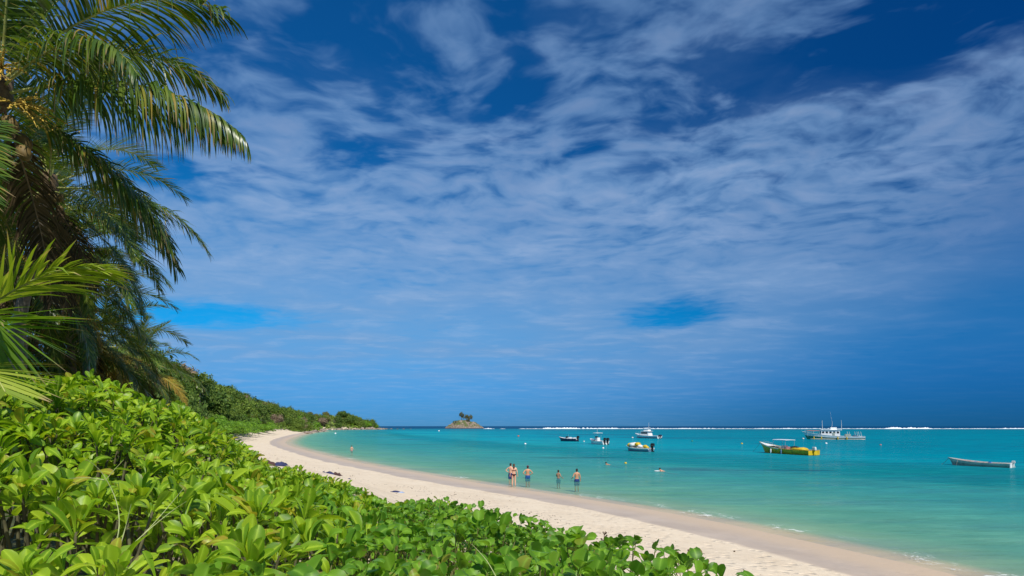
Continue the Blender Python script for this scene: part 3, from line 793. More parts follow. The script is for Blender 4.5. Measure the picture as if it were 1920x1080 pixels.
def palm(base, crown, label, scale=1.0, seed=0, extra=(), nuts=9, flowers=0, dead=3, old=3, n=24, r0=0.17, lean=None, avoid=None):
    rr = random.Random(seed)
    base = Vector(base); crown = Vector(crown)
    t_ = thing('coconut_palm', label, 'palm', base, 0, 'coconut palms along the beach')
    c = crown - base
    midp = c * 0.5 + (lean or Vector((rr.gauss(0, .25), rr.gauss(0, .25), 0))) - Vector((c.x * 0.12, c.y * 0.12, 0))
    palm_trunk([(0, 0, -0.3), tuple(midp * 0.5 + Vector((0, 0, 0))), tuple(midp), tuple(c * 0.8 + (midp - c * 0.5) * 0.4), tuple(c)], r0, 0.10, t_)
    g = MB(); g.blob(c + Vector((0, 0, 0.05)), (0.17, 0.17, 0.36), 9, 7, 0.3, seed); g.build('crown_shaft', M_FIBRE, t_, True)
    az0 = rr.uniform(0, 6.28)
    for i in range(n):
        f = i / (n - 1)
        az = az0 + i * 2.39996 + rr.gauss(0, 0.12)
        v_ = min(len(FR) - 1, int(f * len(FR) * 0.999))
        if avoid and avoid(az, v_): continue
        put_frond(t_, FR[v_], c + Vector((math.cos(az) * .06, math.sin(az) * .06, 0.25 - 0.45 * f)), az, scale * rr.uniform(0.86, 1.08), rr.gauss(0, 0.12))
    for i in range(old):
        az = rr.uniform(0, 6.28); put_frond(t_, FRO[i % 2], c + Vector((0, 0, -0.2)), az, scale * rr.uniform(0.85, 1.0), rr.gauss(0, .15))
    for i in range(dead):
        az = rr.uniform(0, 6.28); put_frond(t_, FRD[i % 2], c + Vector((0, 0, -0.28)), az, scale * rr.uniform(0.8, 1.0), rr.gauss(0, .2))
    for i in range(nuts):
        a = rr.uniform(0, 6.28); q = rr.uniform(0.18, 0.36)
        coconut(t_, c + Vector((math.cos(a) * q, math.sin(a) * q, -0.25 - rr.uniform(0, 0.45))), scale * rr.uniform(0.85, 1.1), rr)
    for i in range(flowers):
        a = rr.uniform(-1.4, 0.6); flower(t_, c + Vector((math.cos(a) * .12, math.sin(a) * .12, 0.05)), a, scale, rr)
    return t_
def gz1(x, y): return float(ground_z(np.array([x]), np.array([y]))[0])

# the big palm that leans into the top left corner
cA = P(2, 178, 9.0)
bA = Vector((-11.2, 8.2, 0)); bA.z = gz1(bA.x, bA.y)
pA = palm(bA, cA, 'tall coconut palm with nuts and yellow flowers in the top left corner', 1.0, 4, nuts=0, flowers=0, dead=0, old=0, n=22,
          avoid=lambda az, v_: (math.cos(az) > 0.30 and v_ > 0) or v_ > 4)
cl = cA - bA
rr = random.Random(8)
def special(parent, loc, az, L, elev, bend, hang, seed, mat=None, **kw):
    return put_frond(parent, make_frond(L, elev, bend, hang=hang, seed=seed, mat=mat, **kw), loc, az)
special(pA, cl, R(3), 4.15, R(15), R(58), 1.15, 31, nl=150, llen=1.35, lw=0.034, ragged=0.30, seg=5)          # arches right with a curtain of leaflets
special(pA, cl + Vector((0, 0, 0.2)), R(-3), 4.3, R(42), R(70), 0.42, 32, nl=130, llen=1.2, seg=4)          # upper right
special(pA, cl + Vector((0, 0, 0.2)), R(-40), 4.3, R(62), R(40), 0.10, 33, nl=120, llen=1.0)           # up, over the camera
special(pA, cl + Vector((0, 0, 0.2)), R(34), 3.7, R(48), R(80), 0.45, 36, nl=115, llen=1.15, seg=4)
special(pA, cl + Vector((0, 0, 0.1)), R(-20), 3.6, R(22), R(78), 0.8, 39, nl=110, llen=1.0, seg=4)
special(pA, cl + Vector((0, 0, -0.1)), R(22), 3.3, R(-24), R(44), 0.55, 34, nl=110, llen=1.1, seg=4)           # lower right
special(pA, cl + Vector((0, 0, -0.15)), R(-62), 3.9, R(-48), R(40), 0.10, 35, nl=110, llen=0.8, ragged=0.03)   # hangs down along the frame
special(pA, cl + Vector((0, 0, -0.1)), R(55), 3.6, R(-15), R(60), 0.6, 37, nl=105, llen=1.1, seg=4)
special(pA, cl + Vector((0, 0, -0.1)), R(110), 3.6, R(-45), R(35), 0.50, 38, nl=100, llen=0.85, mat=M_DEAD, ribmat=M_RACHD, ragged=0.3)
for i in range(11):
    a = rr.uniform(-2.0, 0.9); q = rr.uniform(0.22, 0.46)
    coconut(pA, cl + Vector((math.cos(a) * q, math.sin(a) * q, -0.55 - rr.uniform(0, 0.45))), rr.uniform(0.8, 1.0), rr)
flower(pA, cl + Vector((0.15, -0.15, 0.35)), R(-50), 1.1, rr); flower(pA, cl + Vector((0.3, -0.1, -0.2)), R(-10), 1.2, rr)

def palm_at(px, py, Y, bx, by, label, **kw):
    c = P(px, py, Y); b = Vector((bx, by, gz1(bx, by)))
    return palm(b, c, label, **kw)
palm_at(92, 350, 13.0, -12.6, 13.6, 'coconut palm with drooping dark fronds below the tall corner palm', scale=0.78, seed=12, nuts=7, dead=2, old=1)
palm_at(30, 470, 16.5, -16.5, 17.2, 'shaded coconut palm on the left edge behind the young palm frond', scale=0.95, seed=21, nuts=4, dead=2, old=2)
palm_at(128, 465, 18.5, -15.6, 19.5, 'coconut palm whose fronds hang against the blue gap in the clouds', scale=0.78, seed=13, nuts=6, dead=3, old=1)
palm_at(128, 585, 21.0, -18.4, 21.5, 'lower coconut palm with dark hanging fronds, second above the left shrub', scale=0.88, seed=14, nuts=4, dead=2, old=2)
palm_at(185, 650, 25.0, -19.4, 25.5, 'short coconut palm with yellowing lower fronds beside the wooded hill', scale=0.92, seed=15, nuts=4, dead=1, old=4)
palm_at(60, 650, 20.0, -18.5, 19.5, 'short brown-skirted coconut palm right behind the left shrub', scale=0.9, seed=16, nuts=0, dead=7, old=3)
palm_at(258, 690, 34.0, -24.2, 34.4, 'small coconut palm at the foot of the wooded hill', scale=0.9, seed=17, nuts=0, dead=3, old=3)

# the young palm close by on the left: only its fronds reach into the picture
bY = Vector((-5.1, 3.9, 0)); bY.z = gz1(bY.x, bY.y)
yp = thing('young_palm', 'sunlit yellow-green young palm fronds reaching in from the left edge', 'palm', bY, 0)
MB().tube([(0, 0, -0.1), (0, 0, 0.5), (0.02, 0, 1.0)], [0.10, 0.085, 0.05], 9).build('trunk', M_FIBRE, yp, True)
def rib_frond(parent, pts_, mat, seed, **kw):
    c = [Vector(q) - parent.location for q in catmull([tuple(p) for p in pts_], 6)]
    rib, V, F, Tn, Tp = frond_mesh(c, seed=seed, **kw)
    o = rib.build('frond', M_RACH, parent, True)
    me = mesh_np('leaflets', V, F, False); attr(me, 'tone', Tn); attr(me, 'tip', Tp)
    l = link('leaflets', me, mat, o); tag(l, kind='stuff')
rib_frond(yp, [bY + Vector((0.02, 0, 0.95)), P(-190, 668, 4.0), P(-90, 618, 4.05), P(0, 560, 4.1), P(70, 522, 4.1), P(135, 506, 4.1), P(185, 505, 4.1)], M_FRONDY, 41,
          nl=62, lw=0.023, llen=0.60, hang=0.12, start=0.30, spread=0.42, fold=0.05, ragged=0.10, seg=4)
rib_frond(yp, [bY + Vector((0.02, 0, 0.9)), P(-180, 715, 3.7), P(-110, 660, 3.6), P(-40, 606, 3.5), P(-8, 600, 3.5), P(-2, 640, 3.5), P(-14, 690, 3.5)], M_FRONDG, 42,
          nl=54, lw=0.024, llen=0.55, hang=0.05, start=0.30, spread=0.75, fold=0.0, ragged=0.06, seg=4)
rib_frond(yp, [bY + Vector((0.02, 0, 0.9)), P(-170, 735, 3.6), P(-120, 700, 3.3), P(-60, 690, 3.2), P(-15, 700, 3.15), P(10, 735, 3.1)], M_FRONDY, 43,
          nl=30, lw=0.032, llen=0.5, hang=0.05, start=0.25, spread=0.8, fold=0.1, ragged=0.05, seg=4)
for k in range(5):
    a = R(120 + 40 * k)
    put_frond(yp, FR[1 + k % 2], Vector((0, 0, 0.95)), a, 0.5)

# ------------------------------------------------------------------ trees of the wooded hill
M_CROWN = [leafmat('crown_dark', (0.040, 0.085, 0.016), (0.080, 0.145, 0.024), (0.14, 0.21, 0.036), None, trans=0.22, rough=0.6, spec=0.2),
           leafmat('crown_mid', (0.065, 0.12, 0.018), (0.125, 0.20, 0.028), (0.21, 0.29, 0.045), None, trans=0.22, rough=0.6, spec=0.2),
           leafmat('crown_olive', (0.10, 0.11, 0.028), (0.18, 0.185, 0.05), (0.27, 0.26, 0.08), None, trans=0.2, rough=0.6, spec=0.2),
           leafmat('crown_bright', (0.085, 0.20, 0.014), (0.15, 0.31, 0.02), (0.23, 0.40, 0.03), None, trans=0.25, rough=0.5, spec=0.3),
           leafmat('crown_dry', (0.14, 0.10, 0.07), (0.24, 0.18, 0.12), (0.32, 0.25, 0.17), None, trans=0.1, rough=0.8, spec=0.1)]
M_TBARK = pmat('tree_bark', (0.17, 0.135, 0.10), 0.9, scale=3, var=0.3, bump=0.4)
def leaf_quads(g, ctr, nd, leaf, tone_, scat):
    """one small diamond-shaped face about each centre"""
    N = len(ctr); nrm = nd + g.normal(size=(N, 3)) * 0.42; nrm /= np.linalg.norm(nrm, axis=1)[:, None]
    a = np.cross(nrm, g.normal(size=(N, 3))); a /= np.linalg.norm(a, axis=1)[:, None]; b_ = np.cross(nrm, a)
    s = (leaf * g.uniform(0.6, 1.3, N))[:, None]
    p = ctr + g.normal(size=(N, 3)) * (scat if np.isscalar(scat) else scat[:, None])
    V = np.stack([p - a * s, p - b_ * s * .55, p + a * s, p + b_ * s * .55], 1).reshape(-1, 3)
    return V, np.arange(4 * N).reshape(N, 4), np.repeat((tone_ + g.normal(size=N) * 0.07) % 1, 4)
def crown_mesh(seed, nclump, leaf, flat=0.8, lobes=9, per=5, sparse=0.0):
    """leaf-sized faces gathered in clumps over a few uneven lobes; unit-size crown about the origin, base at z = 0"""
    g = np.random.default_rng(seed)
    lob = []
    for i in range(lobes):
        a = g.uniform(0, 6.28); q = g.uniform(0.15, 0.62); lob.append((q * math.cos(a), q * math.sin(a), g.uniform(0.28, 0.86) * flat, g.uniform(0.22, 0.42)))
    lob = np.array(lob); N = nclump
    L_ = lob[g.integers(lobes, size=N)]
    d = g.normal(size=(N, 3)); d /= np.linalg.norm(d, axis=1)[:, None]
    d[:, 2] = np.where(g.random(N) < 0.8, abs(d[:, 2]) * 0.9 - 0.25, d[:, 2])
    ctr = L_[:, :3] + d * (L_[:, 3] * g.uniform(0.72, 1.08, N))[:, None]
    ct = g.random(N)
    return leaf_quads(g, np.repeat(ctr, per, 0), np.repeat(d, per, 0), leaf, np.repeat(ct, per), leaf * 1.1)
CROWNS = {}
def crown_data(key, mat, **kw):
    k = (key, mat.name)
    if k not in CROWNS:
        if key not in CROWNS: CROWNS[key] = crown_mesh(**kw)
        V, F, Tn = CROWNS[key]
        me = mesh_np('crown', V, F, False); attr(me, 'tone', Tn); me.materials.append(mat); CROWNS[k] = me
    return CROWNS[k]
def trunk_data(seed, h=1.0):
    r = random.Random(seed); g = MB()
    g.tube([(0, 0, -0.06), (r.gauss(0, .02), r.gauss(0, .02), 0.25), (r.gauss(0, .04), r.gauss(0, .04), 0.55), (0, 0, 0.8)], [0.055, 0.04, 0.03, 0.012], 7)
    for k in range(5):
        a = r.uniform(0, 6.28); z = r.uniform(0.25, 0.5); q = r.uniform(0.2, 0.42)
        g.tube([(0, 0, z), (math.cos(a) * q * .5, math.sin(a) * q * .5, z + .14), (math.cos(a) * q, math.sin(a) * q, z + r.uniform(.2, .4))], [0.024, 0.016, 0.006], 5)
    me = g.mesh('trunk', True); me.materials.append(M_TBARK); return me
TR = [trunk_data(i) for i in range(4)]
SIL = ([150, 230, 262, 300, 330, 360, 400, 430, 450, 475, 500, 530, 560, 590, 620, 640, 665, 690, 706, 714, 722], [632, 642, 650, 667, 682, 698, 718, 725, 735, 744, 752, 762, 769, 773, 769, 766, 771, 775, 781, 797, 803])
def side_word(px):
    return 'near' if px < 380 else 'middle' if px < 560 else 'far'
rr = random.Random(23)
spots = []
gs_ = np.random.default_rng(23); NC = 7000
cY_ = np.where(gs_.random(NC) < 0.55, gs_.uniform(62, 735, NC), np.exp(gs_.uniform(math.log(48), math.log(420), NC)))
cp_ = gs_.uniform(228, 712, NC); cX_ = (cp_ - 960) / FPX * cY_; cd_ = shore_dist(cX_, cY_)
for X, Y, px, d in zip(cX_.tolist(), cY_.tolist(), cp_.tolist(), cd_.tolist()):
    if d < (14.5 if Y < 330 else 7.0) or d > 110 or (Y < 100 and px > 330): continue
    sp = 2.6 + 0.0145 * min(Y, 330)
    if any((X - a) ** 2 + ((Y - b) * 0.6) ** 2 < sp * sp for a, b, *_ in spots): continue
    spots.append((X, Y, px, d))
    if len(spots) >= 330: break
names = {0: 'dark green', 1: 'mid green', 2: 'olive green', 3: 'bright green', 4: 'bare greyish'}
far_frond = [make_frond(4.2, R(62), R(70), nl=26, lw=0.15, llen=1.0, hang=0.12, seed=61, n=8, seg=2), make_frond(4.4, R(32), R(80), nl=26, lw=0.15, llen=1.0, hang=0.3, seed=62, n=8, seg=2),
             make_frond(4.4, R(4), R(70), nl=26, lw=0.15, llen=1.0, hang=0.4, seed=63, n=8, seg=2), make_frond(4.0, R(-35), R(45), nl=22, lw=0.15, llen=0.9, hang=0.5, seed=64, n=8, seg=2)]
def far_crown(seed):
    r = random.Random(seed); V, F, Tn, Tp = [], [], [], []; n0 = 0
    for i in range(20):
        fr = far_frond[min(3, int(i / 20 * 4))]; a = i * 2.4 + r.gauss(0, .2); s = r.uniform(.85, 1.1)
        rib, v, f, tn, tp = fr.raw
        c, s_ = math.cos(a) * s, math.sin(a) * s
        rv = np.array(rib.v, np.float32)
        for vv, ff, t1, t2 in ((v, f, tn, tp), (rv, np.array([q for q in rib.f if len(q) == 4]), np.full(len(rv), .9), np.zeros(len(rv)))):
            V.append(np.stack([vv[:, 0] * c - vv[:, 1] * s_, vv[:, 0] * s_ + vv[:, 1] * c, vv[:, 2] * s], -1)); F.append(ff + n0); Tn.append(t1); Tp.append(t2); n0 += len(vv)
    me = mesh_np('crown', np.concatenate(V), np.concatenate(F), False); attr(me, 'tone', np.concatenate(Tn)); attr(me, 'tip', np.concatenate(Tp)); return me
FARP = [far_crown(71), far_crown(72), far_crown(73)]
for q in FARP: q.materials.append(M_FROND)
def far_palm(X, Y, h, label, k, lean=0.0):
    z = gz1(X, Y)
    t_ = thing('coconut_palm', label, 'palm', (X, Y, z), rr.uniform(0, 6.28), 'coconut palms among the trees of the hill')
    MB().tube([(0, 0, -.3), (lean * .3, 0, h * .35), (lean * .7, 0, h * .7), (lean, 0, h)], [0.2, .15, .13, .1], 7).build('trunk', M_TRUNK, t_, True)
    o = link('crown', FARP[k % 3], None, t_); o.location = (lean, 0, h)
for px in range(640, 712, 6):                      # the wooded tip of the point
    for Y in (668.0, 688.0, 704.0):
        q = px + rr.uniform(-3, 3); X = (q - 960) / FPX * Y; d = float(shore_dist([X], [Y])[0])
        if 2.5 < d: spots.append((X, Y, q, d))
spots.sort(key=lambda s: s[2])
ntree = 0
def nth(n):
    w_ = ['zeroth', 'first', 'second', 'third', 'fourth', 'fifth', 'sixth', 'seventh', 'eighth', 'ninth', 'tenth', 'eleventh', 'twelfth']
    return w_[n] if n < len(w_) else str(n) + ('th' if 10 < n % 100 < 14 else {1: 'st', 2: 'nd', 3: 'rd'}.get(n % 10, 'th'))
cnt = {}
for X, Y, px, d in spots:
    z = gz1(X, Y)
    zmax = CAM_H + (HORIZON - float(np.interp(px, *SIL))) / FPX * Y
    h = min(rr.uniform(5.5, 12.5) * (1.2 if Y < 200 else 1.0), zmax - z)
    if d < 22 and Y < 330: h = min(h, rr.uniform(3.0, 6.0))
    if h < 2.6: h = 2.6 if zmax - z > 1.2 else 0
    if not h: continue
    ry = rr.random()
    if 0.74 < ry < 0.97 and h > 5 and Y < 420:
        cnt['p'] = cnt.get('p', 0) + 1
        far_palm(X, Y, h - 2.0, 'slender coconut palm among the trees of the wooded hill, %s such palm from the left' % nth(cnt['p']), cnt['p'], rr.gauss(0, .8)); continue
    ci = 3 if (d < 20 and rr.random() < .5) else rr.choices([0, 1, 2, 4], [0.36, 0.40, 0.20, 0.04])[0]
    zone = 'on the skyline of the wooded hill' if zmax - z - h < 2.0 and d > 24 else 'at the foot of the wooded hill' if d < 26 else 'on the slope of the wooded hill'
    cnt[(ci, zone)] = cnt.get((ci, zone), 0) + 1
    t_ = thing('broadleaf_tree', '%s tree %s, %s such tree from the left' % (names[ci], zone, nth(cnt[(ci, zone)])), 'tree', (X, Y, z), rr.uniform(0, 6.28), 'trees on the wooded hill')
    o = link('trunk', TR[ntree % 4], None, t_); o.scale = (h, h, h * 0.9)
    key = ('near', ntree % 3) if Y < 130 else ('far', ntree % 5)
    kw = dict(seed=100 + ntree % 3, nclump=1500, leaf=0.026, per=5) if Y < 130 else dict(seed=120 + ntree % 5, nclump=480, leaf=0.050, per=5)
    o = link('crown', crown_data(key, M_CROWN[ci], **kw), None, t_)
    wdt = min(h * rr.uniform(0.7, 1.1), 10.0)
    o.location = (0, 0, h * 0.04); o.scale = (wdt, wdt, h * 1.02)
    ntree += 1
# low bright shrubs at the back of the far beach
low = [(372, 806, 108), (392, 803, 118), (408, 803, 128), (424, 802, 136), (440, 800, 146), (458, 804, 158), (474, 797, 172), (495, 803, 200), (512, 803, 225), (350, 806, 98), (418, 800, 150), (450, 800, 175)]
for i, (px, py, Y) in enumerate(low):
    X = (px - 960) / FPX * Y
    d = float(shore_dist([X], [Y])[0])
    X -= (15.5 - d) * 0.9 if d < 15.5 else 0
    z = gz1(X, Y)
    t_ = thing('beach_shrub', 'low bright green shrub at the back of the far beach, %s from the camera' % nth(i + 1), 'shrub', (X, Y, z), rr.uniform(0, 6.28), 'low shrubs behind the far beach')
    o = link('crown', crown_data(('near', i % 3), M_CROWN[3], seed=100 + i % 3, nclump=1500, leaf=0.026, per=5), None, t_)
    s = rr.uniform(8.0, 11.0); o.scale = (s, s, rr.uniform(3.4, 4.6)); o.location = (0, 0, -0.8)
    o = link('trunk', TR[i % 4], None, t_); o.scale = (2.2, 2.2, 2.0)
# under-storey that hides the soil of the slope
gq_ = np.random.default_rng(77)
cand_px = gq_.uniform(200, 712, 42000); cand_Y = np.exp(gq_.uniform(math.log(40), math.log(740), 42000))
cand_X = (cand_px - 960) / FPX * cand_Y
dd = shore_dist(cand_X, cand_Y); ok = (dd > np.where(cand_Y > 330, 6.0, 14.2)) & (dd < 75)
cX, cY = cand_X[ok], cand_Y[ok]; cZ = ground_z(cX, cY)
lim = CAM_H + (HORIZON - np.interp(960 + FPX * cX / cY, *SIL)) / FPX * cY
rep = lambda q: np.repeat(q, 4)
uz = np.minimum(rep(cZ) + gq_.uniform(0.1, 0.9, 4 * len(cX)) * (0.6 + 0.002 * rep(cY)), rep(lim))
us = 0.16 + 0.0024 * rep(cY)
V, F, Tn = leaf_quads(gq_, np.stack([rep(cX), rep(cY), uz], -1), np.tile([-.3, -.4, 1.0], (4 * len(cX), 1)), us, rep(gq_.random(len(cX))), us * 0.8)
me = mesh_np('undergrowth', V, F, False); attr(me, 'tone', Tn)
tag(link('undergrowth', me, M_CROWN[1]), 'dense green undergrowth covering the slope of the hill', 'undergrowth', None, 'stuff')

# rocks at the water's edge under the hill and at the point
M_ROCK = pmat('granite', (0.30, 0.245, 0.205), 0.9, scale=0.9, var=0.3, bump=0.7)
def rock_data(seed):
    g = MB(); g.blob((0, 0, 0), (1, 0.8, 0.62), 12, 8, 0.75, seed); me = g.mesh('shore_rock', False); me.materials.append(M_ROCK); return me
RK = [rock_data(i * 1.37 + 1) for i in range(6)]
k = 0
for Yc in np.concatenate([np.linspace(300, 560, 16), np.linspace(575, 725, 30)]):
    # a point on the shore line at this distance
    i = int(np.argmin(abs(SH[:, 1] - Yc) + (SH[:, 0] > -60) * 1e6 + (SH[:, 0] < -206) * (Yc > 700) * 1e3))
    X = float(np.interp(Yc, SH[(SH[:, 1] > 150) & (SH[:, 1] < 705) & (SH[:, 0] > -215)][:, 1], SH[(SH[:, 1] > 150) & (SH[:, 1] < 705) & (SH[:, 0] > -215)][:, 0]))
    if Yc > 700: X = -173 - (Yc - 700) * 0.8 + rr.uniform(-4, 10)
    s = rr.uniform(1.3, 3.2) * (1.25 if Yc > 640 else 0.8)
    X += rr.uniform(-3.5, 1.0); z = max(gz1(X, Yc), -0.3)
    k += 1
    o = link('shore_rock', RK[k % 6]); o.location = (X, Yc, z + s * 0.15); o.scale = (s * rr.uniform(.9, 1.7), s, s * rr.uniform(.6, 1.0)); o.rotation_euler = (0, 0, rr.uniform(0, 6.28))
    tag(o, 'grey-brown granite rock at the foot of the wooded point, %s along the shore' % nth(k), 'rock', 'rocks along the wooded point')
for i, (px, Yc, s) in enumerate(((722, 760, 2.4), (733, 765, 1.5), (745, 770, 1.2), (757, 772, 1.0), (770, 775, 0.8))):
    o = link('shore_rock', RK[i]); o.location = ((px - 960) / FPX * Yc, Yc, 0.1); o.scale = (s * 1.8, s, s * 0.6); o.rotation_euler = (0, 0, i)
    o.location.z = s * 0.1
    tag(o, 'low dark rock awash off the wooded point, %s out from shore' % nth(i + 1), 'rock', 'rocks along the wooded point')

# ------------------------------------------------------------------ the rocky islet
IY = 980.0; IX = (872 - 960) / FPX * IY
nI = 46; iv = []; ifc = []
for a in range(nI):
    for b in range(nI):
        uu = (a / (nI - 1) - .5) * 2; vv = (b / (nI - 1) - .5) * 2
        rr_ = math.hypot(uu, vv) + 0.12 * mnoise.noise(Vector((uu * 2, vv * 2, 1)))
        h = max(0.0, 1 - rr_ ** 2.2)
        h = h * (15.0 + 4.0 * mnoise.noise(Vector((uu * 3, vv * 3, 4)))) * (1 - 0.25 * uu) + (2.4 * abs(mnoise.noise(Vector((uu * 8, vv * 8, 2)))) + 1.1 * mnoise.noise(Vector((uu * 17, vv * 17, 7)))) * min(1, h * 4) - 1.2
        iv.append((uu * 36, vv * 22, h))
for a in range(nI - 1):
    for b in range(nI - 1): q = a * nI + b; ifc.append((q, q + nI, q + nI + 1, q + 1))
me = me_py('island', iv, ifc, False)
mI = bpy.data.materials.new('islet_rock'); mI.use_nodes = True; t = NT(mI.node_tree); t.n.clear()
pos = t.add('ShaderNodeTexCoord').outputs['Object']; _, _, hz = t.sep(pos)
rockc = t.ramp(t.noise(pos, 0.35, 5, .65), [(.3, (.08, .06, .045)), (.5, (.22, .165, .12)), (.7, (.40, .33, .27))])
greenf = t.m('MULTIPLY', t.sstep(t.noise(pos, 0.16, 4, .6), .46, .56), t.sstep(hz, 2.5, 5))
c = t.mix(greenf, rockc, (.09, .11, .03)); c = t.mix(t.sstep(hz, 1.4, 0.3), c, (.07, .05, .045))
b = t.add('ShaderNodeBsdfPrincipled'); t.put(b.inputs['Base Color'], c); b.inputs['Roughness'].default_value = .9
o = t.add('ShaderNodeOutputMaterial'); t.l.new(b.outputs[0], o.inputs[0])
isl = link('island', me, mI); isl.location = (IX, IY, 0); tag(isl, 'small rocky islet with a few trees on the horizon', None, None, 'structure')
def isl_z(x, y):
    a = min(nI - 1, max(0, int(round((x / 36 / 2 + .5) * (nI - 1))))); b = min(nI - 1, max(0, int(round((y / 22 / 2 + .5) * (nI - 1))))); return iv[a * nI + b][2]
M_CAS = leafmat('islet_tree_leaf', (0.075, 0.085, 0.03), (0.13, 0.14, 0.05), (0.19, 0.18, 0.075), None, trans=.2, rough=.7, spec=.1)
for i, (ox, oy, h, wd, lab) in enumerate(((-6, -4, 15, 8, 'leftmost feathery tree on the islet, tall and dense'), (2.5, 2, 11, 6.5, 'shorter middle tree on the islet, thin crown'),
                                         (9, -3, 14.5, 8, 'rightmost feathery tree on the islet, forked crown'), (-17, -5, 5, 10, 'low dark bush on the left shoulder of the islet'), (5.5, 5, 12, 5, 'sparse tree between the middle and rightmost islet trees'))):
    t_ = thing('islet_tree', lab, 'tree', (IX + ox, IY + oy, isl_z(ox, oy) - 0.2), i * 1.3, 'trees on the rocky islet')
    o = link('trunk', TR[i % 4], None, t_); o.scale = (h * .8, h * .8, h)
    o = link('crown', crown_data(('isl', i % 2), M_CAS if i != 3 else M_CROWN[0], seed=140 + i % 2, nclump=170, leaf=0.06, lobes=6, per=4), None, t_); o.scale = (wd, wd, h * 1.05); o.location = (0, 0, h * .05)

# ------------------------------------------------------------------ boats at their moorings
M_WHITE = pmat('white_gelcoat', (0.78, 0.79, 0.78), 0.30, var=0.06, scale=1.2)
M_OFFW = pmat('weathered_white_paint', (0.66, 0.66, 0.61), 0.55, var=0.14, scale=2.5)
M_NAVY = pmat('navy_paint', (0.02, 0.035, 0.085), 0.35, var=0.15, scale=2)
M_BLUEG = pmat('grey_blue_paint', (0.10, 0.20, 0.30), 0.45, var=0.15, scale=2)
M_YEL = pmat('yellow_paint', (0.62, 0.42, 0.015), 0.45, var=0.15, scale=2)
M_OLIVE = pmat('dull_yellow_paint', (0.60, 0.41, 0.02), 0.5, var=0.2, scale=2)
M_GREEN = pmat('sea_green_paint', (0.03, 0.22, 0.14), 0.45, var=0.15, scale=2)
M_GREYG = pmat('grey_green_paint', (0.30, 0.36, 0.31), 0.6, var=0.18, scale=2.5)
M_GREYG2 = pmat('pale_grey_green_paint', (0.46, 0.50, 0.44), 0.55, var=0.15, scale=2.5)
M_PINK = pmat('faded_red_paint', (0.42, 0.20, 0.19), 0.65, var=0.2, scale=3)
M_BLACK = pmat('black_plastic', (0.015, 0.016, 0.018), 0.35, var=0.1, scale=4)
M_GLASS = pmat('dark_window', (0.015, 0.022, 0.03), 0.08, var=0.1, scale=2, spec=0.6)
M_STEEL = pmat('steel_tube', (0.55, 0.56, 0.57), 0.3, metal=0.6, var=0.1)
M_ORANGE = pmat('orange_tarpaulin', (0.55, 0.13, 0.05), 0.7, var=0.15, scale=3)
M_ROPE = pmat('mooring_rope', (0.32, 0.30, 0.24), 0.9, var=0.2, scale=9)
M_BLUE = pmat('blue_plastic', (0.02, 0.07, 0.30), 0.4, var=0.12)
M_BOATIN = pmat('boat_floor', (0.36, 0.36, 0.34), 0.7, var=0.2, scale=3)

def hull_shape(L, B, H, rise, draft=0.22, tw=0.86, rake=0.10, n=16):
    st = []
    for i in range(n + 1):
        s = i / n
        hb = B / 2 * (tw + (1 - tw) * math.sin(min(1, s / 0.45) * math.pi / 2)) if s < 0.45 else B / 2 * max(0.0, 1 - ((s - 0.45) / 0.55) ** 2.3)
        zg = H * (1 - 0.12 * math.sin(math.pi * s)) + rise * s ** 2.4
        x = -L / 2 + L * s; rk = rake * L * s ** 4
        st.append((x, hb, zg, rk))
    return st
def make_hull(parent, L, B, H, rise, low, band, inner, draft=0.22, tw=0.86, rake=0.10, floor=0.35, deck=0.0, band_at=0.55, n=16):
    """hull with thickness: outer shell in two paints, capping, inside walls and floor; bow towards +X, water at z = 0"""
    st = hull_shape(L, B, H, rise, draft, tw, rake, n)
    V, F, mi = [], [], []
    rows = []
    for (x, hb, zg, rk) in st:
        zf = min(zg - 0.08, floor)
        ring = [(x - rk, 0, -draft), (x - rk * .8, hb * .72, -draft * .25), (x - rk * .45, hb * .93, zg * band_at), (x, hb, zg),
                (x - rk * .12, max(0, hb - 0.07), zg + 0.0), (x - rk * 1.15, max(0, hb * .80 - 0.09), zf), (x - rk * 1.15, 0, zf)]
        rows.append(len(V)); V += ring + [(a, -b, c) for a, b, c in ring]
    for i in range(n):
        a, b = rows[i], rows[i + 1]
        for k in range(6):
            mt = 0 if k < 2 else 1 if k == 2 else 2 if k == 3 else 3
            F.append((a + k, b + k, b + k + 1, a + k + 1)); mi.append(mt)
            F.append((a + 7 + k + 1, b + 7 + k + 1, b + 7 + k, a + 7 + k)); mi.append(mt)
    a = rows[0]
    F.append((a, a + 1, a + 8)); mi.append(0); F.append((a + 1, a + 2, a + 9, a + 8)); mi.append(0); F.append((a + 2, a + 3, a + 10, a + 9)); mi.append(1)
    F.append((a + 3, a + 4, a + 5, a + 6, a + 12, a + 11, a + 10)); mi.append(3)
    me = me_py('hull', V, F, False)
    for m_ in (low, band, M_OFFW, inner): me.materials.append(m_)
    me.polygons.foreach_set('material_index', np.array(mi, np.int32))
    o = link('hull', me, None, parent)
    rail = MB()
    for sg in (-1, 1): rail.tube([(x, sg * (hb + 0.01), zg + 0.012) for x, hb, zg, rk in st], 0.032, 5)
    rail.build('rub_rail', band, o, True)
    return st
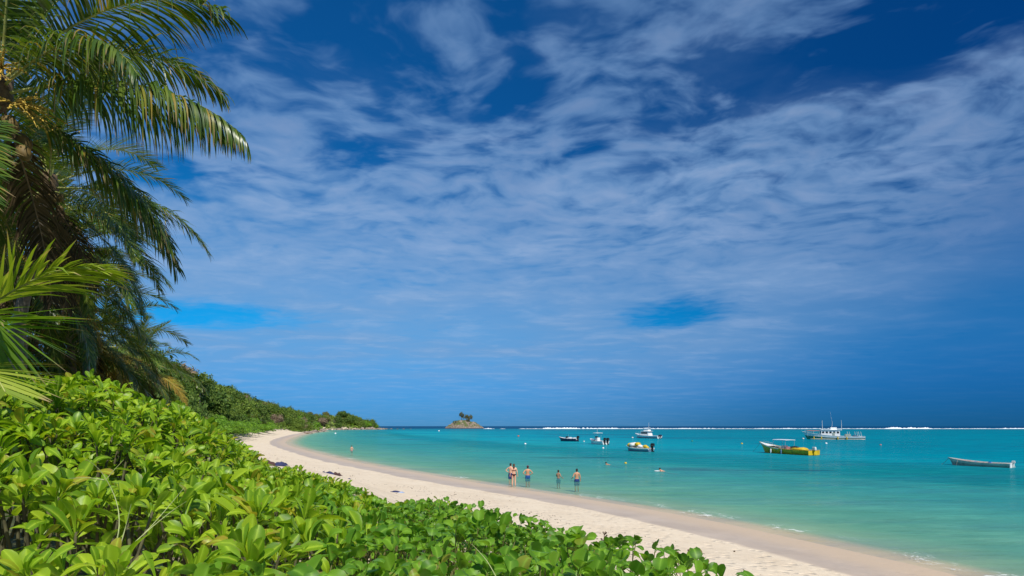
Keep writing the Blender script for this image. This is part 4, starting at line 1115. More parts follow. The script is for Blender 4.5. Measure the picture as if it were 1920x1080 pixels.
def foredeck(parent, st, s0, mat, name='foredeck'):
    V, F = [], []
    sel = [q for i, q in enumerate(st) if i / (len(st) - 1) >= s0]
    for x, hb, zg, rk in sel:
        V += [(x, -max(0, hb - .03), zg + .015), (x, 0, zg + 0.06 + 0.05 * hb), (x, max(0, hb - .03), zg + .015), (x, -max(0, hb - .03), zg - .03), (x, 0, zg - .02), (x, max(0, hb - .03), zg - .03)]
    for i in range(len(sel) - 1):
        a = 6 * i
        F += [(a, a + 6, a + 7, a + 1), (a + 1, a + 7, a + 8, a + 2), (a + 4, a + 10, a + 9, a + 3), (a + 5, a + 11, a + 10, a + 4)]
    F.append((0, 1, 2, 5, 4, 3))
    return link(name, me_py(name, V, F), mat, parent)
def outboard(parent, loc, s=1.0, col=None, leg=None):
    o = MB(); o.box((0, 0, -0.20), (0.16, 0.12, 0.75)); o.box((-0.08, 0, -0.52), (0.36, 0.05, 0.18)); o.box((0.10, 0, 0.08), (0.12, 0.28, 0.26))
    g = o.build('outboard_motor', leg or M_BLACK, parent); g.location = loc; g.scale = (s, s, s)
    c = MB(); c.box((0, 0, 0.20), (0.46, 0.30, 0.14)); c.box((-.01, 0, 0.37), (0.44, 0.28, 0.20), top=.88); c.box((-.01, 0, 0.495), (0.39, 0.246, 0.05), top=.72); c.build('cowling', col or M_BLACK, g)
    MB().box((0, 0, 0.275), (0.465, 0.305, 0.012)).build('cowling_seam', M_STEEL, g)
    return g
def posts(parent, pts_, h, r_=0.022, mat=None):
    for (x, y, z) in pts_: MB().tube([(x, y, z), (x, y, z + h)], r_, 6).build('post', mat or M_STEEL, parent)
def roof(parent, c, s, mat, name='canopy', camber=0.08):
    V, F = [], []; n = 6
    for lay in (0, 1):
        for i in range(n + 1):
            for j in range(n + 1):
                x = (i / n - .5); y = (j / n - .5)
                e_ = 1 - 0.12 * (abs(2 * x) ** 6 + abs(2 * y) ** 6) / 2
                V.append((c[0] + x * s[0] * e_, c[1] + y * s[1] * e_, c[2] + camber * (1 - 4 * y * y) * (1 - 1.5 * x * x) + (s[2] if lay else 0)))
    m1 = (n + 1) ** 2
    for i in range(n):
        for j in range(n):
            a = i * (n + 1) + j; F.append((a, a + 1, a + n + 2, a + n + 1)); F.append((m1 + a + n + 1, m1 + a + n + 2, m1 + a + 1, m1 + a))
    bd = [i * (n + 1) for i in range(n + 1)] + [n * (n + 1) + j for j in range(1, n + 1)] + [i * (n + 1) + n for i in range(n - 1, -1, -1)] + [j for j in range(n - 1, 0, -1)]
    for a, b in zip(bd, bd[1:] + bd[:1]): F.append((a, b, m1 + b, m1 + a))
    return link(name, me_py(name, V, F), mat, parent)
def railing(parent, st, s0, s1, h=0.45, name='railing'):
    g = MB(); sel = [q for i, q in enumerate(st) if s0 <= i / (len(st) - 1) <= s1]
    for sg in (-1, 1):
        g.tube([(x, sg * max(0, hb - .06), zg + h) for x, hb, zg, rk in sel], 0.018, 5)
        for x, hb, zg, rk in sel: g.tube([(x, sg * max(0, hb - .06), zg), (x, sg * max(0, hb - .06), zg + h)], 0.014, 4)
    return g.build(name, M_STEEL, parent)
def thwart(parent, st, s, z, w_=0.25, mat=None):
    i = int(s * (len(st) - 1)); x, hb, zg, rk = st[i]
    MB().box((x, 0, z), (w_, 2 * hb - 0.16, 0.05)).build('bench', mat or M_BOATIN, parent)
def rope(parent, pts_, r_=0.02): MB().tube([Vector(q) for q in catmull(pts_, 5)], r_, 4).build('mooring_line', M_ROPE, parent)
def boat(name, label, px, py, head):
    p = on_sea(px, py); return thing(name, label, 'boat', (p.x, p.y, 0), R(head), 'boats moored in the lagoon')

# yellow open boat with white canopy
b_ = boat('open_boat', 'long yellow open boat with white sunshade canopy and outboard motor', 1472, 850.6, 108)
st = make_hull(b_, 10.4, 2.5, 0.72, 0.95, M_OLIVE, M_OLIVE, M_BOATIN, rake=0.14, floor=0.25)
V = [(x, s_ * (hb + .022), zg + dz_) for s_ in (-1, 1) for x, hb, zg, rk in st[8:] for dz_ in (0.02, -0.12)]
nn = len(st[8:]); F = [(q * 2 * nn + 2 * i, q * 2 * nn + 2 * i + 1, q * 2 * nn + 2 * i + 3, q * 2 * nn + 2 * i + 2) for q in (0, 1) for i in range(nn - 1)]
link('bow_stripe', me_py('bow_stripe', V, F), M_WHITE, b_)
foredeck(b_, st, 0.74, M_WHITE)
cn = roof(b_, (0.3, 0, 2.05), (3.0, 2.1, 0.07), M_WHITE); posts(b_, [(x, y, 0.5) for x in (-0.9, 1.4) for y in (-.85, .85)], 1.58)
MB().box((0.1, 0, 0.75), (0.7, 0.8, 1.0), top=.85).build('console', M_OFFW, b_)
MB().box((-.55, 0.1, 0.7), (0.5, 0.9, 0.75), top=.9).build('seat_box', M_PINK, b_)
cv = MB(); cv.blob((-2.5, 0, 0.78), (1.5, 0.95, 0.28), 12, 7, 0.4, 3); cv.build('cover_sheet', M_YEL, b_, True)
cg = MB(); cg.blob((-2.0, 0.1, 1.0), (0.8, 0.5, 0.2), 10, 6, .6, 5); cg.build('stowed_gear', M_BLACK, b_, True)
MB().box((-5.215, 0, 0.36), (0.05, 2.1, 0.62)).build('transom_panel', M_YEL, b_)
outboard(b_, (-5.38, 0.15, 0.62), 1.15, M_OFFW, M_YEL)
for x in (-.6, 1.5):
    i = 6 if x < 0 else 10; g = MB(); g.blob((0, 0, 0), (.13, .11, .42), 8, 7); o = g.build('fender', M_WHITE if x > 0 else M_BLUEG, b_, True); o.location = (x, st[i][1] + .12, 0.32)
rope(b_, [(5.1, 0, 1.5), (5.6, .1, 0.8), (6.6, .2, -.1)])
railing(b_, st, .76, .97, .3)
# grey-green skiff
b_ = boat('skiff', 'small grey-green rowing skiff with white transom, rightmost boat', 1835, 874.0, 124)
st = make_hull(b_, 5.2, 1.6, 0.42, 0.36, M_GREYG, M_GREYG2, M_PINK, tw=.86, rake=.10, floor=.10)
for s in (.2, .45, .68): thwart(b_, st, s, .33)
MB().box((-2.625, 0, 0.23), (0.05, 1.38, 0.50)).build('transom_panel', M_WHITE, b_)
outboard(b_, (-2.72, 0, .40), .60, M_OFFW, M_OFFW)
for x, y in ((.2, .3), (-.9, -.1)): g = MB(); g.blob((x, y, .36), (.22, .16, .14), 8, 6, .3, x); g.build('blue_bag', M_BLUE, b_, True)
rope(b_, [(1.6, .58, .56), (1.62, .72, .3), (1.66, .72, -.05)], .018); rope(b_, [(2.55, 0, .72), (2.95, 0, .2), (3.3, 0, -.1)], .018)
# wooden fishing boat
b_ = boat('fishing_boat', 'large white and green fishing boat with wheelhouse and three thin masts', 1560, 824.2, 158)
st = make_hull(b_, 17.0, 4.4, 1.05, 1.55, M_GREEN, M_WHITE, M_BOATIN, draft=.5, rake=.13, floor=.75, band_at=.52)
wl = MB()
for sg in (-1, 1): wl.tube([(x - rk * .8, sg * (hb * .80 + .05), .16) for x, hb, zg, rk in st[:-1]], .11, 5)
wl.build('waterline_stripe', M_OFFW, b_, True)
foredeck(b_, st, .80, M_OFFW)
hs_ = MB(); hs_.box((0.6, 0, 1.85), (5.2, 2.7, 2.3), top=.95); o = hs_.build('wheelhouse', M_WHITE, b_)
roof(b_, (0.5, 0, 2.98), (6.2, 3.3, .09), M_WHITE, 'wheelhouse_roof')
for k in range(5):
    for sg in (-1, 1): MB().box((-1.4 + k * 1.0, sg * 1.325, 2.25), (.6, .05, .55)).build('window', M_GLASS, o)
for k in (-.7, 0, .7): MB().box((3.19, k, 2.3), (.06, .5, .6)).build('window', M_GLASS, o)
MB().box((-.2, 1.36, 1.5), (.65, .05, 1.4)).build('door', M_GREYG, o)
up = MB().box((-.3, 0, 3.45), (1.8, 1.8, .75), top=.9).build('upper_helm', M_WHITE, b_); MB().box((.6, 0, 3.55), (.06, 1.4, .3)).build('window', M_GLASS, up)
roof(b_, (5.2, 0, 2.7), (3.8, 2.3, .06), M_ORANGE, 'awning'); posts(b_, [(x, y, 1.0) for x in (3.6, 5.2, 6.8) for y in (-1.0, 1.0)], 1.72, .035, M_OFFW)
for i, (x, h) in enumerate(((2.6, 3.2), (-2.6, 3.1))): MB().tube([(x, 0, 2.9), (x + .1, 0, 2.9 + h)], [.07, .04], 6).build('mast', M_OFFW, b_)
MB().tube([(.2, 0, 3.0), (-.1, 0, 5.0), (.5, 0, 8.8)], [.04, .03, .015], 5).build('antenna', M_OFFW, b_)
for x in (-4.6, -6.6, -7.6):
    MB().tube([(x, 1.5, 1.0), (x + .25, 1.5, 2.5)], .05, 5).build('rod_holder', M_OFFW, b_); MB().tube([(x, -1.5, 1.0), (x + .25, -1.5, 2.5)], .05, 5).build('rod_holder', M_OFFW, b_)
for x in (-3.6, -1.2, 3.2, 5.2):
    g = MB(); g.blob((0, 0, 0), (.17, .15, .55), 8, 7); o = g.build('fender', M_YEL, b_, True); o.location = (x, 2.24 if x < 5 else 1.85, .45)
MB().box((-4.2, 0, 1.3), (1.4, 1.5, .9)).build('fish_box', M_GREYG, b_); MB().box((-6.2, .3, 1.15), (1.2, 1.2, .6)).build('fish_box', M_BLUEG, b_)
railing(b_, st, .72, .97, .6)
# white cabin cruiser
b_ = boat('cabin_cruiser', 'white cabin cruiser with flying bridge and bow rail near the reef', 1213, 821.8, 128)
st = make_hull(b_, 10.5, 3.2, .95, .75, M_WHITE, M_WHITE, M_BOATIN, rake=.15, floor=.6)
MB().tube([(x, hb * .95 + .02, .3) for x, hb, zg, rk in st[:-2]], .07, 5).build('waterline_stripe', M_NAVY, b_); MB().tube([(x, -hb * .95 - .02, .3) for x, hb, zg, rk in st[:-2]], .07, 5).build('waterline_stripe', M_NAVY, b_)
foredeck(b_, st, .62, M_WHITE)
o = MB().box((.3, 0, 1.65), (3.6, 2.3, 1.5), top=.86).build('cabin', M_WHITE, b_)
for sg in (-1, 1): MB().box((.3, sg * 1.085, 1.85), (2.6, .05, .5)).build('window', M_GLASS, o)
MB().box((2.0, 0, 1.85), (.06, 1.8, .5)).build('windscreen', M_GLASS, o)
roof(b_, (.1, 0, 2.42), (4.2, 2.5, .07), M_WHITE, 'cabin_roof'); MB().box((-.1, 0, 2.75), (1.8, 1.7, .5), top=.9).build('flying_bridge', M_WHITE, b_)
roof(b_, (-.1, 0, 3.55), (2.3, 2.0, .06), M_WHITE, 'bridge_canopy'); posts(b_, [(x, y, 2.6) for x in (-.9, .7) for y in (-.8, .8)], .98)
MB().tube([(-.8, 0, 3.5), (-.8, 0, 5.4)], .04, 5).build('mast', M_OFFW, b_); MB().tube([(-1.4, .9, 3.4), (-2.4, 1.6, 4.2)], .025, 4).build('outrigger_pole', M_OFFW, b_)
railing(b_, st, .62, .98, .65)
outboard(b_, (-5.45, .45, .7), 1.2, M_NAVY); outboard(b_, (-5.45, -.45, .7), 1.2, M_NAVY)
# navy speedboat
b_ = boat('speedboat', 'dark-hulled speedboat with black outboard, leftmost of the moored boats', 1065, 827.4, 142)
st = make_hull(b_, 6.0, 2.1, .78, .42, M_NAVY, M_NAVY, M_WHITE, rake=.14, floor=.4)
foredeck(b_, st, .50, M_WHITE)
wsn = MB().box((.25, 0, 1.15), (.05, 1.5, .5)).build('windscreen', M_GLASS, b_); MB().box((-.6, 0, .8), (.6, 1.3, .7)).build('seat_box', M_WHITE, b_); MB().box((-1.9, 0, .75), (.6, 1.6, .6)).build('seat_box', M_WHITE, b_)
MB().tube([(-.2, 0, 1.2), (-.2, 0, 2.0)], .025, 5).build('light_pole', M_STEEL, b_)
outboard(b_, (-3.2, 0, .75), 1.5)
# white centre-console boat with T-top
b_ = boat('console_boat', 'white centre-console boat with T-top roof and twin black outboards', 1121, 833.0, 116)
st = make_hull(b_, 6.2, 2.2, .80, .45, M_WHITE, M_WHITE, M_BOATIN, rake=.13, floor=.45)
foredeck(b_, st, .72, M_WHITE)
MB().box((.1, 0, 1.0), (.9, .9, 1.1), top=.85).build('console', M_WHITE, b_); MB().box((.5, 0, 1.65), (.05, .8, .4)).build('windscreen', M_GLASS, b_)
roof(b_, (0, 0, 2.55), (2.0, 1.9, .07), M_WHITE, 'roof'); posts(b_, [(x, y, .6) for x in (-.55, .6) for y in (-.5, .5)], 1.98)
MB().tube([(0, .2, 2.6), (-.05, .2, 3.7)], .025, 4).build('antenna', M_OFFW, b_)
for y in (-.42, .42): outboard(b_, (-3.3, y, .80), 1.45)
# boat loaded with yellow floats
b_ = boat('float_boat', 'white motorboat piled with yellow inflatable floats, black outboard', 1197, 846.2, 128)
st = make_hull(b_, 5.2, 2.0, .58, .32, M_BLUEG, M_WHITE, M_BOATIN, rake=.12, floor=.3, band_at=.7)
foredeck(b_, st, .62, M_OFFW)
for k, (x, y, z, s, mt) in enumerate(((1.7, 0, 1.0, .50, M_YEL), (1.0, -.35, 1.12, .52, M_WHITE), (.9, .45, 1.08, .5, M_OFFW), (.1, .1, 1.15, .5, M_YEL), (-.6, .3, .85, .42, M_WHITE), (-1.2, -.3, .80, .4, M_YEL), (-2.2, .55, .72, .3, M_YEL))):
    g = MB(); g.blob((x, y, z), (s * 1.15, s, s * .72), 12, 8, .15, k); g.build('inflatable_float', mt, b_, True)
outboard(b_, (-2.78, -.1, .72), 1.35)

# ------------------------------------------------------------------ mooring buoys
def buoy(px, py, s, mat, label):
    s *= 0.75
    p = on_sea(px, py)
    t_ = thing('mooring_buoy', label, 'buoy', (p.x, p.y, 0), 0, 'mooring buoys in the lagoon')
    MB().blob((0, 0, s * .35), (s, s, s * .85), 12, 8).build('float', mat, t_, True)
    g = MB(); g.tube([(0, 0, s * 1.1), (0, 0, s * 1.5)], s * .12, 6); g.tube([(math.cos(a) * s * .22, 0, s * 1.65 + math.sin(a) * s * .22) for a in np.linspace(0, 6.28, 9)], s * .06, 4, False); g.build('ring', M_BLACK, t_)
for q in ((1391, 832.5, .32, M_YEL, 'yellow mooring buoy in front of the yellow boat bow'), (1549, 832.3, .36, M_WHITE, 'white mooring buoy below the fishing boat'), (1506, 823.2, .42, M_OFFW, 'white mooring buoy off the fishing boat bow'),
          (985, 833, .34, M_WHITE, 'white mooring buoy left of the dark speedboat'), (972, 818.4, .55, M_ORANGE, 'orange mooring buoy beyond the white one, left of the speedboats'), (823, 808.5, .9, M_WHITE, 'white mooring buoy below the islet'),
          (1131, 841, .26, M_WHITE, 'white mooring buoy under the T-top boat'), (1186, 821.3, .45, M_OFFW, 'pale mooring buoy at the cabin cruiser bow'), (1095, 828.3, .3, M_OFFW, 'small buoy between the two left motorboats'),
          (1298, 827.8, .38, M_GREEN, 'green marker buoy right of the cabin cruiser'), (1651, 835, .3, M_PINK, 'faded red buoy right of the fishing boat'), (629, 813.4, .7, M_WHITE, 'white buoy near the foot of the wooded point'), (1173, 869.3, .20, M_YEL, 'yellow and white float behind the bathers, nearest the swimmers')):
    buoy(*q)

# ------------------------------------------------------------------ bathers
def skinmat(name, c):
    return pmat(name, c, 0.5, var=0.08, scale=6)
M_SK1 = skinmat('tanned_skin', (0.58, 0.28, 0.16)); M_SK2 = skinmat('fair_skin', (0.68, 0.38, 0.26)); M_SK3 = skinmat('brown_skin', (0.36, 0.19, 0.115))
M_HAIRD = pmat('dark_hair', (0.025, 0.018, 0.014), 0.6, var=0.3, scale=30); M_HAIRB = pmat('brown_hair', (0.07, 0.04, 0.02), 0.6, var=0.3, scale=30)
M_TRUNKB = pmat('blue_trunks', (0.01, 0.08, 0.27), 0.8, var=0.2, scale=8); M_TRUNKN = pmat('navy_trunks', (0.012, 0.035, 0.16), 0.8, var=0.2, scale=8)
M_BIKINI = pmat('dark_red_bikini', (0.06, 0.010, 0.012), 0.7, var=0.2, scale=8); M_CAP = pmat('dark_red_cap', (0.09, 0.02, 0.05), 0.7, var=.2)
TMP = bpy.data.scenes.new('growing')      # bodies are grown apart from the scene, then only their meshes are kept
def skin_mesh(chains, name):
    """chains: list of (points, radii) whose equal points are merged; grown to one surface with the Skin modifier"""
    vs, es, rs_, idx = [], [], [], {}
    for pts_, rad in chains:
        prev = None
        for p, r_ in zip(pts_, rad):
            key = tuple(round(c, 4) for c in p)
            if key not in idx: idx[key] = len(vs); vs.append(p); rs_.append(r_)
            if prev is not None and prev != idx[key]: es.append((prev, idx[key]))
            prev = idx[key]
    me = bpy.data.meshes.new(name); me.from_pydata(vs, es, []); me.update()
    ob = bpy.data.objects.new(name, me); TMP.collection.objects.link(ob)
    ob.modifiers.new('skin', 'SKIN')
    for i, sv_ in enumerate(me.skin_vertices[0].data):
        q = rs_[i]; sv_.radius = q if isinstance(q, tuple) else (q, q); sv_.use_root = (i == 0)
    ob.modifiers.new('sub', 'SUBSURF').levels = 2
    vl = TMP.view_layers[0]; vl.update(); dg = vl.depsgraph; out = bpy.data.meshes.new_from_object(ob.evaluated_get(dg), depsgraph=dg)
    bpy.data.objects.remove(ob); bpy.data.meshes.remove(me)
    out.polygons.foreach_set('use_smooth', np.ones(len(out.polygons), bool)); out.name = name
    return out
def hand(wr, d, side, s=1.0):
    """palm and five fingers from a wrist in direction d"""
    d = Vector(d).normalized(); side = Vector(side).normalized(); side = (side - d * side.dot(d)).normalized(); nrm = d.cross(side)
    wr = Vector(wr); ch = [([wr, wr + d * .045 * s, wr + d * .085 * s], [.026 * s, .034 * s, .036 * s])]
    fin = []
    for k, ln in zip((-1.5, -.5, .5, 1.5), (.068, .080, .075, .058)):
        b = wr + d * .08 * s + side * k * .019 * s
        fin.append(([b, b + (d * .9 + nrm * .2) * ln * .5 * s, b + (d * .75 + nrm * .5) * ln * s], [.0095 * s, .009 * s, .0075 * s]))
    b = wr + d * .03 * s + side * .028 * s
    fin.append(([b, b + (d * .6 + side * .8) * .03 * s, b + (d * .85 + side * .55) * .062 * s], [.011 * s, .010 * s, .008 * s]))
    return ch, fin
def person(label, px, py, H=1.75, face=90, arms=('akimbo', 'akimbo'), skin=None, hair=None, wear='trunks', wearmat=None, headturn=0, lean=0.0, longhair=False, cap=None, build=1.0):
    pt = on_sea(px, py); bed = gz1(pt.x, pt.y)
    t_ = thing('person', label, 'person', (pt.x, pt.y, bed), R(face - 90), 'bathers standing in the shallows')
    k = H / 1.75; sh = .195 * k * build; hp = .092 * k
    def v(x, y, z): return (x * k, (y + lean * max(0, z - .9)) * k, z * k)
    # figure faces +Y in its own frame
    ch = [([v(0, 0, .96), v(0, .01, 1.08), v(0, .0, 1.25), v(0, -.01, 1.40), v(0, 0, 1.50), v(0, .015, 1.56)], [(.155 * build * k, .11 * k), (.135 * build * k, .10 * k), (.16 * build * k, .115 * k), (.15 * build * k, .10 * k), (.056 * k, .056 * k), (.060 * k, .065 * k)]),
          ([v(0, .015, 1.56), v(0, .012, 1.63), v(0, .005, 1.70)], [(.060 * k, .065 * k), (.078 * k, .095 * k), (.062 * k, .078 * k)])]
    fingers = []
    for sg, arm in zip((-1, 1), arms):
        s0 = v(sg * .185 * build, 0, 1.40)
        if arm == 'akimbo': el = v(sg * .40, -.10, 1.17); wr = v(sg * .21, .03, 1.03); hd = (-sg * .5, .75, -.3)
        elif arm == 'half': el = v(sg * .30, -.06, 1.14); wr = v(sg * .34, .16, 1.02); hd = (sg * .2, .9, -.2)
        elif arm == 'front': el = v(sg * .25, .06, 1.15); wr = v(sg * .10, .26, 1.10); hd = (-sg * .6, .6, .1)
        else: el = v(sg * .26, -.03, 1.12); wr = v(sg * .29, .04, .88); hd = (sg * .05, .15, -1)
        ch.append(([v(0, -.01, 1.40), s0, el, wr], [(.15 * build * k, .10 * k), (.058 * k, .058 * k), (.040 * k, .040 * k), (.027 * k, .027 * k)]))
        c_, f_ = hand(wr, hd, (0, 0, 1) if arm == 'akimbo' else (0, 1, 0), k)
        ch += c_; fingers += f_
        hx = sg * .095
        ch.append(([v(0, 0, .96), v(hx, 0, .86), v(sg * .10, .015, .50), v(sg * .105, -.01, .28), v(sg * .11, -.02, .09), v(sg * .13, .13, .03)],
                   [(.155 * build * k, .11 * k), (.095 * k, .10 * k), (.062 * k, .064 * k), (.055 * k, .058 * k), (.040 * k, .042 * k), (.045 * k, .028 * k)]))
    ch = [([tuple(p) for p in a], b) for a, b in ch]
    me = skin_mesh(ch, 'body')
    bm = bmesh.new(); bm.from_mesh(me)
    for pts_, rad in fingers:
        f_ = MB().tube(pts_, rad, 6).mesh('finger'); bm.from_mesh(f_); bpy.data.meshes.remove(f_)
    fx = MB(); hy = lean * .72 * k
    fx.blob(v(0, .118, 1.625), (.014 * k, .022 * k, .020 * k), 7, 5)                       # nose
    for sg in (-1, 1): fx.blob(v(sg * .082, .0, 1.63), (.012 * k, .025 * k, .034 * k), 7, 5)   # ears
    q = fx.mesh('face'); bm.from_mesh(q); bpy.data.meshes.remove(q)
    bm.to_mesh(me); bm.free(); me.polygons.foreach_set('use_smooth', np.ones(len(me.polygons), bool))
    link('body', me, skin, t_)
    f = MB()
    for sg in (-1, 1): f.blob(v(sg * .032, .098, 1.648), (.012 * k, .007 * k, .007 * k), 6, 4)
    f.build('eyes', M_HAIRD, t_, True)
    MB().blob(v(0, .103, 1.575), (.024 * k, .008 * k, .006 * k), 7, 4).build('mouth', M_PINK, t_, True)
    # hair: a cap over crown and back of the head
    h = MB(); h.blob(v(0, -.018, 1.678), (.088 * k, .098 * k, .092 * k), 12, 8, .08, px); h.blob(v(0, -.05, 1.61), (.074 * k, .062 * k, .075 * k), 10, 7, .1, px)
    if longhair: h.blob(v(0, -.09, 1.52), (.075 * k, .05 * k, .12 * k), 10, 7, .2, px)
    h.build('hair', hair, t_, True)
    if cap: MB().blob(v(0, -.01, 1.70), (.097 * k, .108 * k, .085 * k), 12, 7).build('cap', cap, t_, True)
    def ring(z, rx, ry, cy=0, n=14): return [v(rx * math.cos(6.2832 * i / n), cy + ry * math.sin(6.2832 * i / n), z) for i in range(n)]
    def loft(rings):
        n = len(rings[0]); V = [p for r_ in rings for p in r_]; F = [(a * n + i, a * n + (i + 1) % n, (a + 1) * n + (i + 1) % n, (a + 1) * n + i) for a in range(len(rings) - 1) for i in range(n)]
        return V, F
    if wear == 'trunks':
        g = MB(); g.add(*loft([ring(.80, .19 * build, .135), ring(.90, .195 * build, .14), ring(.99, .165 * build, .125)]))
        for sg in (-1, 1):
            rr_ = [[(p[0] + sg * .098 * k, p[1], p[2]) for p in ring(z, a_, a_)] for z, a_ in ((.50, .10), (.62, .105), (.74, .112), (.84, .112))]
            g.add(*loft(rr_))
        g.build('swim_trunks', wearmat, t_, True)
    elif wear == 'bikini':
        V, F = [], []; n = 16     # bottoms: a band that dips to a point behind and in front
        for i in range(n):
            a = 6.2832 * i / n; dip = abs(math.sin(a)) ** 1.5
            for z in (.985, .955 - .15 * dip): V.append(v(.178 * math.cos(a) * (1 if z > .9 else .75), .128 * math.sin(a), z))
        F = [(2 * i, 2 * ((i + 1) % n), 2 * ((i + 1) % n) + 1, 2 * i + 1) for i in range(n)]
        link('bikini_bottom', me_py('bikini_bottom', V, F, True), wearmat, t_)
        g = MB(); g.add(*loft([ring(1.235, .172, .128), ring(1.275, .178, .133)])); g.tube([v(-.07, .12, 1.27), v(-.08, .0, 1.43), v(-.03, -.1, 1.40), v(0, -.12, 1.27)], .007, 4); g.tube([v(.07, .12, 1.27), v(.08, 0, 1.43), v(.03, -.1, 1.40)], .007, 4)
        g.build('bikini_top', wearmat, t_, True)
    return t_
person('woman-shaped bather seen from behind in dark red bikini, standing in ankle-deep water'.replace('woman-shaped ', ''), 963.5, 910.5, 1.62, 92, ('down', 'down'), M_SK2, M_HAIRB, 'bikini', M_BIKINI, longhair=True, build=.95)
person('bather with dark hair and hands on hips, half hidden behind the bikini wearer', 957.5, 898, 1.75, 60, ('akimbo', 'akimbo'), M_SK2, M_HAIRD, 'trunks', M_TRUNKN)
person('bather with arms akimbo in bright blue trunks and a cap', 989.5, 897.5, 1.74, 96, ('akimbo', 'akimbo'), M_SK1, M_HAIRD, 'trunks', M_TRUNKB, cap=M_CAP)
person('slim brown bather waist-deep, between the two pairs of blue trunks', 1047, 897.5, 1.50, 60, ('front', 'half'), M_SK3, M_HAIRD, 'trunks', M_TRUNKN, build=.8)
person('bather in navy trunks seen from behind, rightmost of those standing', 1081.5, 903, 1.76, 95, ('half', 'down'), M_SK1, M_HAIRD, 'trunks', M_TRUNKN)
person('lone distant bather waist-deep in the bend of the bay', 659.5, 845.5, 1.70, 80, ('down', 'half'), M_SK2, M_HAIRB, 'trunks', M_PINK)
# swimmers: head and shoulders above the water
def swimmer(label, px, py, az, skin, hair, splash=False, board=None):
    p = on_sea(px, py)
    t_ = thing('person', label, 'person', (p.x, p.y, 0), R(az), 'swimmers in the lagoon')
    ch = [([(-.9, 0, -.22), (-.5, 0, -.12), (-.15, 0, -.03), (.02, 0, .03), (.10, 0, .10), (.16, 0, .16), (.18, 0, .26)], [(.09, .07), (.14, .10), (.17, .10), (.13, .09), (.06, .06), (.085, .08), (.07, .07)])]
    for sg in (-1, 1): ch.append(([(.02, 0, .03), (.05, sg * .18, .0), (.28, sg * .30, -.04), (.5, sg * .18, -.03)], [(.13, .09), (.06, .06), (.042, .042), (.03, .03)]))
    for sg in (-1, 1): ch.append(([(-.9, 0, -.22), (-1.25, sg * .1, -.28), (-1.65, sg * .13, -.3)], [(.09, .07), (.065, .065), (.04, .04)]))
    link('body', skin_mesh(ch, 'body'), skin, t_)
    MB().blob((.15, 0, .24), (.095, .09, .085), 10, 7).build('hair', hair, t_, True)
    if board: MB().blob((.42, 0, .03), (.30, .22, .05), 14, 6).build('float_board', board, t_, True)
swimmer('swimmer holding a white float, right of the standing bathers', 1240, 883.5, 190, M_SK1, M_HAIRD, board=M_WHITE)
swimmer('dark-haired swimmer stretched out below the boat with floats', 1139, 871.5, 170, M_SK3, M_HAIRD)

bpy.data.scenes.remove(TMP)

# ------------------------------------------------------------------ things left on the sand
M_CLOTH1 = pmat('dark_blue_cloth', (0.03, 0.035, 0.10), 0.9, var=0.3, scale=5); M_CLOTH2 = pmat('light_blue_cloth', (0.25, 0.34, 0.52), 0.9, var=0.25, scale=5); M_CLOTH3 = pmat('dark_brown_cloth', (0.07, 0.035, 0.03), .9, var=.3, scale=5)
def on_sand(px, py):
    Y = 30.0
    for _ in range(30):
        X = (px - 960) / FPX * Y; z = gz1(X, Y); Y = 0.5 * Y + 0.5 * (CAM_H - z) * FPX / (py - HORIZON)
    X = (px - 960) / FPX * Y; return Vector((X, Y, gz1(X, Y)))
def heap(g, c, s, seed):
    """crumpled cloth: a lumpy low mound"""
    r = random.Random(seed); n = 15; V, F = [], []
    for i in range(n):
        for j in range(n):
            x = (i / (n - 1) - .5) * 2; y = (j / (n - 1) - .5) * 2; q = max(0, 1 - (x * x + y * y) ** 1.6)
            h = q * (.75 + .9 * abs(mnoise.noise(Vector((x * 2.3 + seed, y * 2.3, 0)))) + .35 * mnoise.noise(Vector((x * 6, y * 6, seed))))
            V.append((c[0] + x * s[0] * (1 + .2 * mnoise.noise(Vector((x, y, seed * 2)))), c[1] + y * s[1], c[2] + s[2] * .6 * h - .02))
    for i in range(n - 1):
        for j in range(n - 1): a = i * n + j; F.append((a, a + n, a + n + 1, a + 1))
    g.add(V, F); return g
for name, lab, px, py, parts in (
    ('clothes_bundle', 'dark blue bundle of clothes lying alone on the open sand', 742, 923, ((M_CLOTH1, (0, 0, 0), (.34, .22, .14)), (M_CLOTH2, (.24, -.05, 0), (.2, .16, .09)))),
    ('beach_bag_pile', 'pile of bags and blue towels on the sand above the green shrubs', 607, 892, ((M_CLOTH2, (-.5, 0, 0), (.6, .4, .28)), (M_CLOTH1, (.25, 0, 0), (.6, .4, .45)), (M_CLOTH3, (.75, .1, 0), (.4, .3, .35)))),
    ('clothes_bundle', 'small dark bundle on the sand at the edge of the low creeper', 650, 903, ((M_CLOTH1, (0, 0, 0), (.4, .3, .3)), (M_CLOTH3, (-.4, .1, 0), (.3, .2, .2)))),
    ('beach_bag_pile', 'brown bundle in the shade at the back of the beach', 497, 872, ((M_CLOTH3, (0, 0, 0), (.5, .3, .3)), (M_CLOTH1, (.6, .1, 0), (.3, .25, .2))))):
    p = on_sand(px, py); t_ = thing(name, lab, 'bundle', p, 0, 'things left on the sand')
    for mt, c, s in parts: heap(MB(), c, s, px * .1 + c[0] * 7).build('folded_cloth', mt, t_, True)
M_DRIFT = pmat('driftwood', (0.10, 0.06, 0.035), .95, var=.3, scale=14, bump=.5)
def stick(g, L, r_, rnd):
    pts_ = [(-L / 2, 0, r_ * .7)]; 
    for i in range(1, 6): pts_.append((-L / 2 + L * i / 5, rnd.gauss(0, L * .04), r_ * .7 + abs(rnd.gauss(0, r_ * .3))))
    g.tube(pts_, [r_ * .5, r_, r_ * 1.1, r_, r_ * .9, r_ * .4], 7)
rd = random.Random(9)
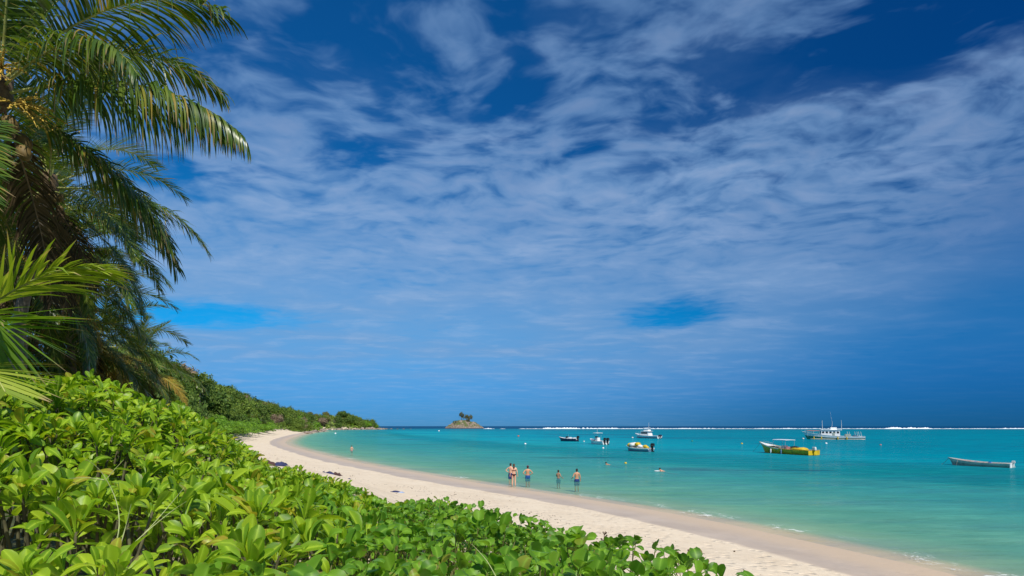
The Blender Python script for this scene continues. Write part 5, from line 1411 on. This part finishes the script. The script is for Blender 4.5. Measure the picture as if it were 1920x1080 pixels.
for i, (px, py, L, rr_, az, lab) in enumerate(((1181, 1009, .30, .028, -20, 'largest dark driftwood stick on the sand above the creeper tips'), (1262, 1028, .13, .014, -10, 'upper small twig of the pair right of the driftwood stick'), (1268, 1036, .16, .016, -15, 'lower small twig of the pair right of the driftwood stick'),
                                       (1110, 1005, .11, .014, 10, 'short twig on the sand left of the driftwood stick'), (1377, 1035, .05, .025, 0, 'small dark pebble-like husk alone near the wet sand'), (1232, 1022, .06, .02, 40, 'tiny dark husk just right of the driftwood stick'))):
    p = on_sand(px, py); g = MB(); stick(g, L, rr_, rd)
    o = g.build('driftwood', M_DRIFT, None, True); o.location = p; o.rotation_euler = (0, 0, R(az)); tag(o, lab, 'driftwood', 'driftwood on the beach')
# strand litter: bits of leaf, shell and weed nobody could count
gl_ = np.random.default_rng(3); V, F = [], []
N = 9000
ty = np.exp(gl_.uniform(math.log(9), math.log(75), N)); tpx = gl_.uniform(420, 1500, N); tx = (tpx - 960) / FPX * ty
td = shore_dist(tx, ty); wgt = np.exp(-((td - 8.3) / 1.5) ** 2) + np.where(ty > 28, 1.6, .35) * np.exp(-((td - 11.5) / 1.2) ** 2) + .02
ok = (gl_.random(N) < wgt * 1.0) & (td > 5.6) & (td < 14) & (vnoise(tx, ty, 1.1, 9) > -0.15)
tz = ground_z(tx, ty)
for x, y, z in zip(tx[ok], ty[ok], tz[ok]):
    s = gl_.uniform(.008, .032) * (1 + y * .02); a = gl_.uniform(0, 6.28); e_ = gl_.uniform(.3, .8); h = gl_.uniform(.005, .018) * (1 + y * .01)
    n0 = len(V); c, s_ = math.cos(a), math.sin(a)
    for (p, q, r_) in ((-1, -e_, 0), (1, -e_, 0), (1.2, e_, 0), (-.8, e_, 0), (-.5, 0, 1), (.6, .1, 1)): V.append((x + (p * c - q * s_) * s, y + (p * s_ + q * c) * s, z - .003 + h * r_))
    F += [(n0, n0 + 1, n0 + 5, n0 + 4), (n0 + 1, n0 + 2, n0 + 5), (n0 + 2, n0 + 3, n0 + 4, n0 + 5), (n0 + 3, n0, n0 + 4)]
tag(link('strand_litter', me_py('strand_litter', V, F), M_DRIFT), 'dark bits of leaf and weed scattered along the tide line', 'litter', None, 'stuff')
# dry twigs standing out of the creeper
for i, (pts_, lab) in enumerate(((((1128, 1042, 3.9), (1131, 1020, 3.92), (1134, 999, 3.95)), 'thin dry flower stalk standing above the creeper against the sand'), (((1290, 1065, 3.2), (1294, 1048, 3.2), (1293, 1038, 3.2)), 'fine dry twig above the creeper, near its right end'))):
    c = [P(*q) for q in pts_]; g = MB(); g.tube([c[0] - Vector((0, 0, .35))] + c, [.004, .004, .003, .002], 5)
    rd2 = random.Random(i)
    for k in range(7):
        q = c[1].lerp(c[2], rd2.random()); g.tube([q, q + Vector((rd2.gauss(0, .02), rd2.gauss(0, .02), .02))], [.002, .006], 4)
    o = g.build('dry_stalk', M_DRIFT); tag(o, lab, 'stalk', 'dry stalks in the creeper')
